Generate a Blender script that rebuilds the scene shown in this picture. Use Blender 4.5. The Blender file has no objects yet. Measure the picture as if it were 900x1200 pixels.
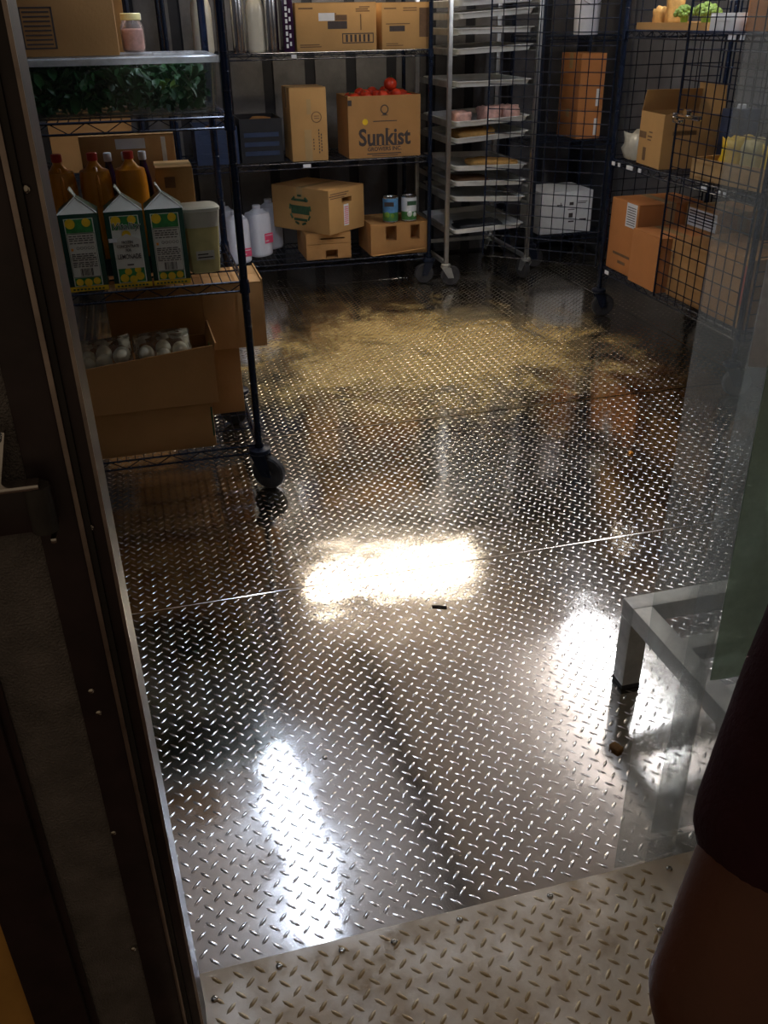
import bpy, bmesh, math, random
import numpy as np
from mathutils import Vector, Matrix, Euler
random.seed(7)
R = math.radians
PI = math.pi
sc = bpy.context.scene
col = sc.collection

# ------------------------------------------------------------------ camera
YAW, PITCH, ROLL = R(14.5), R(29.15), R(1.0)
cam_d = bpy.data.cameras.new('camera'); cam = bpy.data.objects.new('camera', cam_d); col.objects.link(cam)
cam_d.sensor_fit = 'AUTO'; cam_d.sensor_width = 36.0; cam_d.lens = 1040 / 1200 * 36.0
cam_d.clip_start = 0.02
_M = Matrix.Rotation(-YAW, 4, 'Z') @ Matrix.Rotation(PI / 2 - PITCH, 4, 'X') @ Matrix.Rotation(-ROLL, 4, 'Z')
cam.matrix_world = Matrix.Translation((0, 0, 1.5)) @ _M
sc.camera = cam

# ------------------------------------------------------------------ world, exposure
w = bpy.data.worlds.new('world'); sc.world = w; w.use_nodes = True
w.node_tree.nodes['Background'].inputs[0].default_value = (1.0, 0.75, 0.5, 1)
w.node_tree.nodes['Background'].inputs[1].default_value = 0.06
vs = sc.view_settings
vs.view_transform = 'Standard'; vs.look = 'None'; vs.gamma = 1.0; vs.use_curve_mapping = False
vs.exposure = 1.05

LAMP_BACK, LAMP_LEFT, LAMP_RIGHT = 20.0, 26.0, 20.0   # the three fittings mirrored in the floor

# ------------------------------------------------------------------ materials
MATS = {}
def nt(name):
    m = bpy.data.materials.new(name); m.use_nodes = True
    t = m.node_tree; b = t.nodes['Principled BSDF']
    MATS[name] = m
    return m, t, b
def N(t, kind, **kw):
    n = t.nodes.new(kind)
    for k, v in kw.items():
        if k in ('operation', 'blend_type', 'noise_dimensions', 'data_type', 'feature', 'distance', 'wave_type', 'bands_direction'): setattr(n, k, v)
        else: n.inputs[k].default_value = v
    return n
def L(t, a, ao, b, bi): t.links.new(a.outputs[ao], b.inputs[bi])
def ramp(t, fac, stops):
    r = t.nodes.new('ShaderNodeValToRGB')
    el = r.color_ramp.elements
    el[0].position, el[0].color = stops[0][0], (*stops[0][1], 1)
    el[1].position, el[1].color = stops[-1][0], (*stops[-1][1], 1)
    for p, c in stops[1:-1]:
        e = el.new(p); e.color = (*c, 1)
    t.links.new(fac, r.inputs[0])
    return r
def mat(name, colr, rough=0.5, metal=0.0, var=0.12, scale=12.0, bump=0.0, bscale=60.0, stretch=None, spec=0.5, coat=0.0):
    """Plain procedural material: base colour with soft noise variation, optional fine relief."""
    m, t, b = nt(name)
    b.inputs['Roughness'].default_value = rough; b.inputs['Metallic'].default_value = metal
    b.inputs['Specular IOR Level'].default_value = spec
    b.inputs['Coat Weight'].default_value = coat
    tc = t.nodes.new('ShaderNodeTexCoord')
    src = tc.outputs['Object']
    if stretch:
        mp = t.nodes.new('ShaderNodeMapping'); mp.inputs['Scale'].default_value = stretch
        t.links.new(src, mp.inputs[0]); src = mp.outputs[0]
    n = N(t, 'ShaderNodeTexNoise', Scale=scale, Detail=5.0, Roughness=0.6); t.links.new(src, n.inputs['Vector'])
    lo = [max(0, c * (1 - var)) for c in colr]; hi = [min(1, c * (1 + var)) for c in colr]
    r = ramp(t, n.outputs[0], [(0.3, lo), (0.7, hi)])
    L(t, r, 0, b, 'Base Color')
    if bump:
        n2 = N(t, 'ShaderNodeTexNoise', Scale=bscale, Detail=3.0); t.links.new(src, n2.inputs['Vector'])
        bp = N(t, 'ShaderNodeBump', Strength=bump, Distance=0.004); L(t, n2, 0, bp, 'Height'); L(t, bp, 0, b, 'Normal')
    return m
def clear_mat(name, haze, tint, opacity, rough=0.08, gloss=0.12, bump=0.2, bscale=9.0):
    """Thin clear plastic: see-through with a milky film and a sheen."""
    m, t, b = nt(name)
    out = t.nodes['Material Output']
    b.inputs['Base Color'].default_value = (*haze, 1); b.inputs['Roughness'].default_value = rough
    b.inputs['Specular IOR Level'].default_value = 0.6
    tr = t.nodes.new('ShaderNodeBsdfTransparent'); tr.inputs[0].default_value = (*tint, 1)
    tc = t.nodes.new('ShaderNodeTexCoord')
    n = N(t, 'ShaderNodeTexNoise', Scale=bscale, Detail=6.0, Roughness=0.65); L(t, tc, 'Object', n, 'Vector')
    mr = t.nodes.new('ShaderNodeMapRange')
    mr.inputs[1].default_value = 0.3; mr.inputs[2].default_value = 0.72
    mr.inputs[3].default_value = opacity * 0.45; mr.inputs[4].default_value = opacity * 1.6
    L(t, n, 0, mr, 0)
    tl = t.nodes.new('ShaderNodeBsdfTranslucent'); tl.inputs[0].default_value = (*haze, 1)
    hz = t.nodes.new('ShaderNodeMixShader'); hz.inputs[0].default_value = 0.5
    t.links.new(b.outputs[0], hz.inputs[1]); t.links.new(tl.outputs[0], hz.inputs[2])
    mx = t.nodes.new('ShaderNodeMixShader'); L(t, mr, 0, mx, 0); t.links.new(tr.outputs[0], mx.inputs[1]); t.links.new(hz.outputs[0], mx.inputs[2])
    gl = t.nodes.new('ShaderNodeBsdfGlossy'); gl.inputs['Roughness'].default_value = rough
    fr = N(t, 'ShaderNodeFresnel', IOR=1.35)
    ml = N(t, 'ShaderNodeMath', operation='MULTIPLY'); ml.inputs[1].default_value = gloss * 5; L(t, fr, 0, ml, 0)
    mx2 = t.nodes.new('ShaderNodeMixShader'); L(t, ml, 0, mx2, 0); t.links.new(mx.outputs[0], mx2.inputs[1]); t.links.new(gl.outputs[0], mx2.inputs[2])
    n2 = N(t, 'ShaderNodeTexNoise', Scale=bscale * 0.6, Detail=2.0); L(t, tc, 'Object', n2, 'Vector')
    bp = N(t, 'ShaderNodeBump', Strength=bump, Distance=0.02); L(t, n2, 0, bp, 'Height')
    L(t, bp, 0, b, 'Normal'); L(t, bp, 0, gl, 'Normal')
    t.links.new(mx2.outputs[0], out.inputs[0])
    return m
def emit_mat(name, colr, strength):
    m, t, b = nt(name)
    b.inputs['Base Color'].default_value = (0.9, 0.9, 0.9, 1)
    b.inputs['Emission Color'].default_value = (*colr, 1); b.inputs['Emission Strength'].default_value = strength
    return m

def plate_mat(name, base, rough0, rough1, dirt_col, film, dirty, metal=1.0, dscale=30.0, deep=0.65):
    """Rolled aluminium tread plate: gently wavy, scuffed; 'dirty' adds the dried mud left in mid-floor."""
    m, t, b = nt(name)
    g = t.nodes.new('ShaderNodeNewGeometry')
    pos = g.outputs['Position']
    n = N(t, 'ShaderNodeTexNoise', Scale=3.5, Detail=6.0, Roughness=0.62); t.links.new(pos, n.inputs['Vector'])
    rr = t.nodes.new('ShaderNodeMapRange'); rr.inputs[1].default_value = 0.3; rr.inputs[2].default_value = 0.7
    rr.inputs[3].default_value = rough0; rr.inputs[4].default_value = rough1
    L(t, n, 0, rr, 0)
    wv = N(t, 'ShaderNodeTexNoise', Scale=4.5, Detail=2.0, Roughness=0.5); t.links.new(pos, wv.inputs['Vector'])
    bp = N(t, 'ShaderNodeBump', Strength=0.20, Distance=0.010); L(t, wv, 0, bp, 'Height')
    fine = N(t, 'ShaderNodeTexNoise', Scale=420.0, Detail=2.0); t.links.new(pos, fine.inputs['Vector'])
    bp2 = N(t, 'ShaderNodeBump', Strength=0.05, Distance=0.001); L(t, fine, 0, bp2, 'Height'); L(t, bp, 0, bp2, 'Normal')
    L(t, bp2, 0, b, 'Normal')
    # grime film: fine mottling everywhere
    nf = N(t, 'ShaderNodeTexNoise', Scale=9.0, Detail=9.0, Roughness=0.7); t.links.new(pos, nf.inputs['Vector'])
    fr = t.nodes.new('ShaderNodeMapRange'); fr.inputs[1].default_value = 0.42 if film < .5 else 0.30; fr.inputs[2].default_value = 0.78 if film < .5 else 0.58
    fr.inputs[3].default_value = 0.0; fr.inputs[4].default_value = film
    L(t, nf, 0, fr, 0)
    fac = fr.outputs[0]
    if dirty:
        # tracked-in dried mud, an elongated patch between the racks
        mp = t.nodes.new('ShaderNodeMapping'); mp.vector_type = 'POINT'
        mp.inputs['Location'].default_value = (-1.32 / 0.98, -4.12 / 0.82, 0); mp.inputs['Scale'].default_value = (1 / 0.98, 1 / 0.82, 1)
        t.links.new(pos, mp.inputs[0])
        ln = t.nodes.new('ShaderNodeVectorMath'); ln.operation = 'LENGTH'; t.links.new(mp.outputs[0], ln.inputs[0])
        fall = t.nodes.new('ShaderNodeMapRange'); fall.inputs[1].default_value = 1.45; fall.inputs[2].default_value = 0.30
        fall.inputs[3].default_value = -0.22; fall.inputs[4].default_value = 0.24
        t.links.new(ln.outputs['Value'], fall.inputs[0])
        mp2 = t.nodes.new('ShaderNodeMapping'); mp2.inputs['Scale'].default_value = (1.0, 0.75, 1)
        t.links.new(pos, mp2.inputs[0])
        nd = N(t, 'ShaderNodeTexNoise', Scale=4.2, Detail=9.0, Roughness=0.72, Distortion=0.6); t.links.new(mp2.outputs[0], nd.inputs['Vector'])
        ad = N(t, 'ShaderNodeMath', operation='ADD'); L(t, nd, 0, ad, 0); L(t, fall, 0, ad, 1)
        th = t.nodes.new('ShaderNodeMapRange'); th.inputs[1].default_value = 0.41; th.inputs[2].default_value = 0.70
        th.inputs[3].default_value = 0.0; th.inputs[4].default_value = 0.84
        L(t, ad, 0, th, 0)
        mxf = N(t, 'ShaderNodeMath', operation='MAXIMUM'); L(t, th, 0, mxf, 0); t.links.new(fac, mxf.inputs[1])
        fac = mxf.outputs[0]
    d = t.nodes.new('ShaderNodeBsdfDiffuse')
    dn = N(t, 'ShaderNodeTexNoise', Scale=dscale, Detail=7.0, Roughness=0.65); t.links.new(pos, dn.inputs['Vector'])
    dc = ramp(t, dn.outputs[0], [(0.3, [dirt_col[0]*deep, dirt_col[1]*deep*deep**.3, dirt_col[2]*deep*deep**.8]), (0.6 if film < .5 else 0.5, dirt_col)])
    L(t, dc, 0, d, 0)
    b.inputs['Base Color'].default_value = (*base, 1); b.inputs['Metallic'].default_value = metal
    L(t, rr, 0, b, 'Roughness')
    mx = t.nodes.new('ShaderNodeMixShader'); t.links.new(fac, mx.inputs[0])
    t.links.new(b.outputs[0], mx.inputs[1]); t.links.new(d.outputs[0], mx.inputs[2])
    t.links.new(mx.outputs[0], t.nodes['Material Output'].inputs[0])
    return m

plate_mat('plate', (0.68, 0.65, 0.61), 0.06, 0.15, (0.60, 0.43, 0.17), 0.12, True)
plate_mat('lug', (0.74, 0.72, 0.69), 0.16, 0.28, (0.40, 0.30, 0.14), 0.06, False)
plate_mat('threshold', (0.66, 0.58, 0.48), 0.38, 0.52, (0.66, 0.55, 0.41), 0.95, False, 0.75, 7.0, 0.55)
plate_mat('threshold_lug', (0.50, 0.40, 0.26), 0.36, 0.5, (0.34, 0.22, 0.09), 0.8, False)
mat('epoxy', (0.007, 0.013, 0.030), 0.24, 0.2, 0.3, 20)
mat('epoxy_dark', (0.010, 0.016, 0.034), 0.36, 0.3, 0.3, 20)
mat('rubber', (0.035, 0.032, 0.030), 0.7, 0, 0.4, 25, 0.2)
mat('wheel_grey', (0.26, 0.235, 0.19), 0.6, 0.1, 0.4, 25)
mat('aluminium', (0.62, 0.62, 0.60), 0.34, 1.0, 0.12, 25, 0.05, 200)
mat('aluminium_dull', (0.46, 0.46, 0.43), 0.48, 0.85, 0.2, 18, 0.05, 160)
mat('pan_metal', (0.78, 0.78, 0.74), 0.42, 0.3, 0.12, 12)
mat('steel', (0.66, 0.64, 0.62), 0.22, 1.0, 0.1, 40)
mat('chrome', (0.75, 0.75, 0.75), 0.12, 1.0, 0.05)
mat('cardboard', (0.40, 0.20, 0.060), 0.85, 0, 0.09, 5, 0.12, 90)
mat('cardboard_light', (0.47, 0.26, 0.085), 0.85, 0, 0.09, 5, 0.12, 90)
mat('cardboard_red', (0.46, 0.175, 0.045), 0.85, 0, 0.09, 5, 0.12, 90)
mat('cardboard_dark', (0.20, 0.10, 0.045), 0.85, 0, 0.2, 8, 0.15, 90)
mat('board_inside', (0.33, 0.19, 0.08), 0.9, 0, 0.15, 8)
mat('tape', (0.44, 0.29, 0.13), 0.25, 0, 0.1, 10)
mat('ink', (0.05, 0.035, 0.03), 0.7, 0, 0.2, 30)
mat('ink_soft', (0.15, 0.08, 0.035), 0.8, 0, 0.2, 30)
mat('ink_green', (0.03, 0.085, 0.035), 0.75, 0, 0.2, 30)
mat('paper', (0.72, 0.72, 0.70), 0.6, 0, 0.06, 30)
mat('tag_white', (0.78, 0.78, 0.78), 0.4, 0, 0.05, 30)
mat('carton_green', (0.008, 0.055, 0.034), 0.32, 0, 0.12, 12)
mat('carton_white', (0.70, 0.72, 0.62), 0.4, 0, 0.05, 12)
mat('carton_label', (0.62, 0.60, 0.50), 0.45, 0, 0.05, 12)
mat('leaf_print', (0.03, 0.22, 0.05), 0.4, 0, 0.3, 60)
mat('yellow', (0.80, 0.52, 0.02), 0.4, 0, 0.12, 30)
mat('orange_print', (0.80, 0.30, 0.02), 0.4, 0, 0.1, 30)
mat('juice', (0.75, 0.27, 0.012), 0.28, 0, 0.1, 10, spec=0.5)
mat('cap_red', (0.62, 0.035, 0.02), 0.35, 0, 0.1)
mat('cap_white', (0.80, 0.80, 0.80), 0.35, 0, 0.05)
mat('purple', (0.035, 0.010, 0.035), 0.2, 0, 0.3)
mat('milk', (0.66, 0.66, 0.70), 0.3, 0, 0.06, 10)
mat('milk_cream', (0.58, 0.54, 0.42), 0.3, 0, 0.08, 10)
mat('label_pink', (0.70, 0.06, 0.14), 0.5, 0, 0.2, 40)
mat('tub_white', (0.55, 0.52, 0.42), 0.35, 0, 0.06, 12)
mat('tub_cream', (0.52, 0.44, 0.18), 0.4, 0, 0.12, 25)
mat('egg', (0.84, 0.79, 0.60), 0.35, 0, 0.06, 20)
mat('tomato', (0.62, 0.045, 0.015), 0.22, 0, 0.18, 12)
mat('stem_green', (0.05, 0.14, 0.02), 0.6)
mat('leaf_dark', (0.014, 0.085, 0.016), 0.45, 0, 0.5, 9)
mat('leaf_bright', (0.16, 0.30, 0.03), 0.45, 0, 0.3, 9)
mat('broccoli', (0.13, 0.20, 0.025), 0.7, 0, 0.5, 90, 0.6, 200)
mat('bread', (0.50, 0.27, 0.07), 0.75, 0, 0.3, 25, 0.5, 60)
mat('meat', (0.55, 0.32, 0.26), 0.4, 0, 0.35, 30, 0.3, 60)
mat('wood', (0.46, 0.27, 0.10), 0.7, 0, 0.2, 14, 0.2, 60, (1, 8, 1))
mat('can_blue', (0.10, 0.26, 0.46), 0.35, 0, 0.3, 30)
mat('can_green', (0.07, 0.22, 0.06), 0.35, 0, 0.3, 30)
mat('bag_white', (0.60, 0.56, 0.44), 0.25, 0, 0.15, 14, 0.5, 30)
mat('crate_black', (0.012, 0.012, 0.014), 0.5, 0, 0.2)
mat('crate_blue', (0.02, 0.035, 0.08), 0.5, 0, 0.2)
mat('wall_panel', (0.10, 0.098, 0.102), 0.55, 0.3, 0.25, 9, 0.2, 120)
mat('batten', (0.012, 0.013, 0.017), 0.5, 0.2, 0.3, 9)
mat('wall_side', (0.10, 0.098, 0.102), 0.5, 0.3, 0.2, 9, 0.2, 120)
mat('ceiling_white', (0.76, 0.66, 0.58), 0.6, 0, 0.08, 4)
mat('jamb_dark', (0.030, 0.018, 0.020), 0.45, 0, 0.4, 14, 0.1, 60)
mat('jamb_panel', (0.17, 0.155, 0.15), 0.42, 0.2, 0.3, 20, 1.0, 340)
mat('jamb_trim', (0.34, 0.28, 0.25), 0.35, 0.8, 0.3, 20)
mat('gasket', (0.02, 0.017, 0.016), 0.6, 0, 0.3)
mat('outer_wall', (0.60, 0.32, 0.08), 0.6, 0, 0.2, 5)
mat('kitchen_floor', (0.10, 0.05, 0.035), 0.5, 0, 0.3, 9)
mat('shirt', (0.035, 0.010, 0.016), 0.9, 0, 0.2, 30, 0.3, 200, spec=0.2)
mat('denim', (0.020, 0.045, 0.080), 0.9, 0, 0.25, 60, 0.4, 400, spec=0.2)
mat('skin', (0.10, 0.034, 0.018), 0.6, 0, 0.15, 14, 0.1, 150)
mat('hair', (0.012, 0.009, 0.008), 0.6, 0, 0.3, 80, 0.6, 200)
mat('eye', (0.6, 0.58, 0.55), 0.2)
mat('shoe', (0.02, 0.02, 0.02), 0.5)
mat('debris', (0.22, 0.10, 0.02), 0.8, 0, 0.4, 40)
mat('screw', (0.55, 0.52, 0.46), 0.25, 1.0, 0.2)
mat('sticker_red', (0.42, 0.06, 0.03), 0.5)
clear_mat('strip_clear', (0.72, 0.74, 0.72), (0.95, 0.96, 0.95), 0.15, 0.14, 0.10, 0.10, 4.0)
clear_mat('strip_green', (0.42, 0.50, 0.42), (0.74, 0.82, 0.75), 0.65, 0.2, 0.10, 0.1, 4.0)
clear_mat('strip_milky', (0.68, 0.63, 0.60), (0.8, 0.8, 0.78), 0.6, 0.25, 0.10, 0.2, 10.0)
clear_mat('box_clear', (0.5, 0.52, 0.5), (0.95, 0.97, 0.95), 0.02, 0.12, 0.10, 0.1, 6.0)
clear_mat('lid_frost', (0.66, 0.64, 0.62), (0.85, 0.85, 0.83), 0.42, 0.2, 0.12, 0.2, 6.0)
clear_mat('bag_clear', (0.6, 0.58, 0.54), (0.94, 0.93, 0.9), 0.10, 0.08, 0.16, 1.0, 26.0)
clear_mat('jar_clear', (0.6, 0.55, 0.52), (0.93, 0.9, 0.88), 0.10, 0.06, 0.12, 0.1, 6.0)
emit_mat('glow_warm', (1.0, 0.86, 0.66), LAMP_BACK)
emit_mat('glow_cool', (0.66, 0.78, 1.0), LAMP_LEFT)
emit_mat('glow_right', (0.88, 0.92, 1.0), LAMP_RIGHT)

# ------------------------------------------------------------------ mesh helpers
class MB:
    def __init__(s): s.v = []; s.f = []
    def add(s, vs_, fs):
        o = len(s.v); s.v += [tuple(p) for p in vs_]; s.f += [tuple(i + o for i in f) for f in fs]; return s
    def box(s, x0, x1, y0, y1, z0, z1, mtx=None):
        p = [Vector(q) for q in ((x0,y0,z0),(x1,y0,z0),(x1,y1,z0),(x0,y1,z0),(x0,y0,z1),(x1,y0,z1),(x1,y1,z1),(x0,y1,z1))]
        if mtx is not None: p = [mtx @ q for q in p]
        return s.add(p, [(0,3,2,1),(4,5,6,7),(0,1,5,4),(1,2,6,5),(2,3,7,6),(3,0,4,7)])
    def hexa(s, b, t):
        return s.add(list(b) + list(t), [(0,3,2,1),(4,5,6,7),(0,1,5,4),(1,2,6,5),(2,3,7,6),(3,0,4,7)])
    def cyl(s, a, b, r, n=10, r2=None, caps=True):
        a = Vector(a); b = Vector(b); d = (b - a)
        if d.length < 1e-9: return s
        d.normalize(); u = d.orthogonal().normalized(); v = d.cross(u)
        r2 = r if r2 is None else r2
        ring = [(math.cos(2*PI*i/n), math.sin(2*PI*i/n)) for i in range(n)]
        p = [a + (u*c + v*q)*r for c, q in ring] + [b + (u*c + v*q)*r2 for c, q in ring]
        f = [(i, (i+1) % n, n + (i+1) % n, n + i) for i in range(n)]
        if caps: f += [tuple(reversed(range(n))), tuple(range(n, 2*n))]
        return s.add(p, f)
    def tube(s, pts, r, n=6, closed=False):
        pts = [Vector(p) for p in pts]; m = len(pts); rs = r if isinstance(r, (list, tuple)) else [r]*m
        vs_ = []; ref = None
        for i, p in enumerate(pts):
            a = pts[i-1] if (i or closed) else p; b = pts[(i+1) % m] if (i < m-1 or closed) else p
            d = (b - a); d = d.normalized() if d.length > 1e-9 else Vector((0,0,1))
            if ref is None: ref = d.orthogonal().normalized()
            u = (ref - d*ref.dot(d)); u = u.normalized() if u.length > 1e-6 else d.orthogonal().normalized(); ref = u
            v = d.cross(u)
            vs_ += [p + (u*math.cos(2*PI*k/n) + v*math.sin(2*PI*k/n))*rs[i] for k in range(n)]
        f = []
        for i in range(m if closed else m-1):
            j = (i+1) % m
            f += [(i*n+k, i*n+(k+1) % n, j*n+(k+1) % n, j*n+k) for k in range(n)]
        if not closed: f += [tuple(reversed(range(n))), tuple(range((m-1)*n, m*n))]
        return s.add(vs_, f)
    def lathe(s, prof, n=20, c=(0,0,0), sq=None):
        """prof: (radius, z) pairs; sq = superellipse exponent for squarish bodies."""
        vs_ = []
        for r, z in prof:
            for k in range(n):
                a = 2*PI*k/n + (PI/4 if sq else 0); cx, sy = math.cos(a), math.sin(a)
                if sq:
                    q = (abs(cx)**sq + abs(sy)**sq) ** (-1/sq)
                    cx *= q; sy *= q
                vs_.append((c[0]+r*cx, c[1]+r*sy, c[2]+z))
        f = []
        for i in range(len(prof)-1):
            f += [(i*n+k, i*n+(k+1) % n, (i+1)*n+(k+1) % n, (i+1)*n+k) for k in range(n)]
        f += [tuple(reversed(range(n))), tuple(range((len(prof)-1)*n, len(prof)*n))]
        return s.add(vs_, f)
    def ball(s, c, r, n=10, m=7, sc_=(1,1,1)):
        prof = [(max(1e-4, r*math.sin(PI*i/m)), -r*math.cos(PI*i/m)) for i in range(m+1)]
        o = MB().lathe(prof, n)
        return s.add([(c[0]+p[0]*sc_[0], c[1]+p[1]*sc_[1], c[2]+p[2]*sc_[2]) for p in o.v], o.f)
    def build(s, name, m, parent=None, smooth=False, bevel=0.0, ang=40):
        me = bpy.data.meshes.new(name); me.from_pydata(s.v, [], s.f)
        if bevel:
            bm = bmesh.new(); bm.from_mesh(me)
            bmesh.ops.bevel(bm, geom=list(bm.edges), offset=bevel, segments=2, affect='EDGES', profile=0.6)
            bm.to_mesh(me); bm.free()
        if smooth or bevel:
            me.shade_smooth(); me.set_sharp_from_angle(angle=R(ang))
        me.materials.append(MATS[m])
        o = bpy.data.objects.new(name, me); col.objects.link(o)
        if parent: o.parent = parent
        return o
def box(*a): return MB().box(*a)
def tag(o, label, cat, group=None, kind=None):
    o['label'] = label
    if cat: o['category'] = cat
    if group: o['group'] = group
    if kind: o['kind'] = kind
    return o
def thing(name, label, cat, loc=(0,0,0), rz=0.0, group=None):
    o = bpy.data.objects.new(name, None); col.objects.link(o); o.empty_display_size = 0.05
    o.location = loc; o.rotation_euler = (0, 0, rz)
    return tag(o, label, cat, group)
def struct(o, label=None):
    o['kind'] = 'structure'
    if label: o['label'] = label
    return o
def copy_tree(o, loc=None, rz=None, label=None, parent=None):
    c = o.copy(); col.objects.link(c); c.parent = parent
    if loc is not None: c.location = loc
    if rz is not None: c.rotation_euler = (0, 0, rz)
    if label: c['label'] = label
    for ch in o.children: copy_tree(ch, parent=c)
    return c
def text(s, size, m, parent, loc, rot=(PI/2, 0, 0), bold=0.0, name='lettering', squeeze=1.0, shear=0.0):
    cu = bpy.data.curves.new(name, 'FONT'); cu.body = s; cu.size = size; cu.align_x = 'CENTER'; cu.align_y = 'CENTER'
    cu.offset = bold; cu.extrude = 0.0002; cu.shear = shear; cu.resolution_u = 3
    o = bpy.data.objects.new(name, cu); col.objects.link(o)
    me = bpy.data.meshes.new_from_object(o.evaluated_get(bpy.context.evaluated_depsgraph_get()))
    bpy.data.objects.remove(o)
    for v in me.vertices: v.co.x *= squeeze
    me.materials.clear(); me.materials.append(MATS[m]); me.name = name
    o = bpy.data.objects.new(name, me); col.objects.link(o); o.parent = parent; o.location = loc; o.rotation_euler = rot
    return o
def marks(rects, m, parent, y, name='print', axis='y'):
    """flat printed marks on a face: rects (a0, a1, z0, z1) in the face plane."""
    b = MB(); e = 0.0006
    for a0, a1, z0, z1 in rects:
        if axis == 'y': b.box(a0, a1, y - e, y, z0, z1)
        else: b.box(y - e, y, a0, a1, z0, z1)
    o = b.build(name, m, parent)
    if len(rects) > 1: o['kind'] = 'stuff'
    return o

# ------------------------------------------------------------------ room shell
WL, WR, WB, WF, CZ = -1.5, 3.12, 6.2, 0.98, 2.36
PL = 0.0                                             # top of the tread plates
# lugs of the tread plate
LA = 0.0387                                          # pitch of like lugs; the crossed ones sit at cell centres
def lug_shape(l=0.0135, wd=0.0042, h=0.0018):
    base = [(-l,0,0), (-l*.45,-wd*.8,0), (l*.45,-wd*.8,0), (l,0,0), (l*.45,wd*.8,0), (-l*.45,wd*.8,0)]
    top = [(-l*.42,0,h), (l*.42,0,h)]
    f = [(0,1,6),(1,2,7,6),(2,3,7),(3,4,7),(4,5,6,7),(5,0,6)]
    return np.array(base + top), f
def lug_field(name, u0, u1, v0, v1, m, parent, z=0.0, skip=None, z_of=None):
    V0, F0 = lug_shape()
    I, J = np.meshgrid(np.arange(-60, 170)*.5, np.arange(30, 330)*.5); I = I.ravel(); J = J.ravel()
    k = ((I % 1) == (J % 1)) & (I*LA > u0+.011) & (I*LA < u1-.011) & (J*LA > v0+.011) & (J*LA < v1-.011)
    if skip is not None: k &= ~skip(I*LA, J*LA)
    I = I[k]; J = J[k]
    n = len(I); rng = np.random.default_rng(n)
    ang = np.where((I % 1) == 0, R(45), R(-45)) + rng.normal(0, R(1.5), n)
    c, s_ = np.cos(ang), np.sin(ang)
    X = V0[None,:,0]*c[:,None] - V0[None,:,1]*s_[:,None] + (I*LA)[:,None]
    Y = V0[None,:,0]*s_[:,None] + V0[None,:,1]*c[:,None] + (J*LA)[:,None]
    Z = np.repeat(V0[None,:,2], n, 0)*(rng.uniform(.8, 1.1, n)[:,None]) + z
    P = np.stack([X, Y, Z], 2).reshape(-1, 3)
    me = bpy.data.meshes.new(name)
    lens = [len(f) for f in F0]; flat = np.concatenate([np.array(f) for f in F0])
    loops = (flat[None,:] + (np.arange(n)*8)[:,None]).ravel().astype(np.int32)
    ls = np.tile(np.array(lens), n); starts = np.concatenate([[0], np.cumsum(ls)[:-1]]).astype(np.int32)
    me.vertices.add(len(P)); me.vertices.foreach_set('co', P.ravel().astype(np.float32))
    me.loops.add(len(loops)); me.loops.foreach_set('vertex_index', loops)
    me.polygons.add(len(starts)); me.polygons.foreach_set('loop_start', starts)
    me.update(calc_edges=True); me.validate()
    me.shade_smooth()
    me.materials.append(MATS[m])
    o = bpy.data.objects.new(name, me); col.objects.link(o); o.parent = parent; o['kind'] = 'stuff'
    return o
floor = struct(box(WL-.1, WR+.1, WF-.04, WB+.1, -0.08, -0.012).build('floor', 'batten'), 'shiny diamond tread plate floor of the cold room')
rows = [(1.04, 2.222, (WL, WR)), (2.222, 3.34, (WL, -0.35, 2.62, WR)), (3.34, 4.5, (WL, -0.6, 2.62, WR)), (4.5, 5.62, (WL, 0.2, 2.62, WR)), (5.62, WB, (WL, 0.2, WR))]
for ri, (v0, v1, us) in enumerate(rows):
    for a, b_ in zip(us[:-1], us[1:]):
        zz = 0.0012 * ((ri + 1) % 2)
        m_ = MB(); g = 0.0012
        # plate edge rolls down slightly at the joints
        x0, x1, y0, y1 = a+g, b_-g, v0+g, v1-g; e = 0.003
        m_.hexa([(x0,y0,-.011),(x1,y0,-.011),(x1,y1,-.011),(x0,y1,-.011)], [(x0,y0,zz-.0008),(x1,y0,zz-.0008),(x1,y1,zz-.0008),(x0,y1,zz-.0008)])
        m_.hexa([(x0,y0,zz-.0008),(x1,y0,zz-.0008),(x1,y1,zz-.0008),(x0,y1,zz-.0008)], [(x0+e,y0+e,zz),(x1-e,y0+e,zz),(x1-e,y1-e,zz),(x0+e,y1-e,zz)])
        p_ = m_.build('floor_plate', 'plate', floor)
        # only the plates in view carry their lugs as far as the racks' undersides show them
        lug_field('tread_lugs', max(a, -1.15), min(b_, 3.05), v0, min(v1, 6.1), 'lug', p_, zz)
# threshold: duller bent plate with its own lugs, one by one
thr = MB()
thr.hexa([(-.12,.935,-.012),(1.02,.935,-.012),(1.02,1.046,-.012),(-.12,1.046,-.012)], [(-.12,.935,.0035),(1.02,.935,.0035),(1.02,1.046,.0035),(-.12,1.046,.0035)])
thr.hexa([(-.12,.60,-.03),(1.02,.60,-.03),(1.02,.935,-.02),(-.12,.935,-.02)], [(-.12,.60,-.008),(1.02,.60,-.008),(1.02,.935,.0035),(-.12,.935,.0035)])
thr = thr.build('threshold_plate', 'threshold', floor)
V0, F0 = lug_shape(0.0132, 0.0044, 0.0021)
lm = bpy.data.meshes.new('tread_lug'); lm.from_pydata([tuple(p) for p in V0], [], F0); lm.shade_smooth(); lm.materials.append(MATS['threshold_lug'])
def thr_z(y): return 0.0035 if y > .935 else 0.0035 - (.935-y)*.0343
cnt = 0
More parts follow.
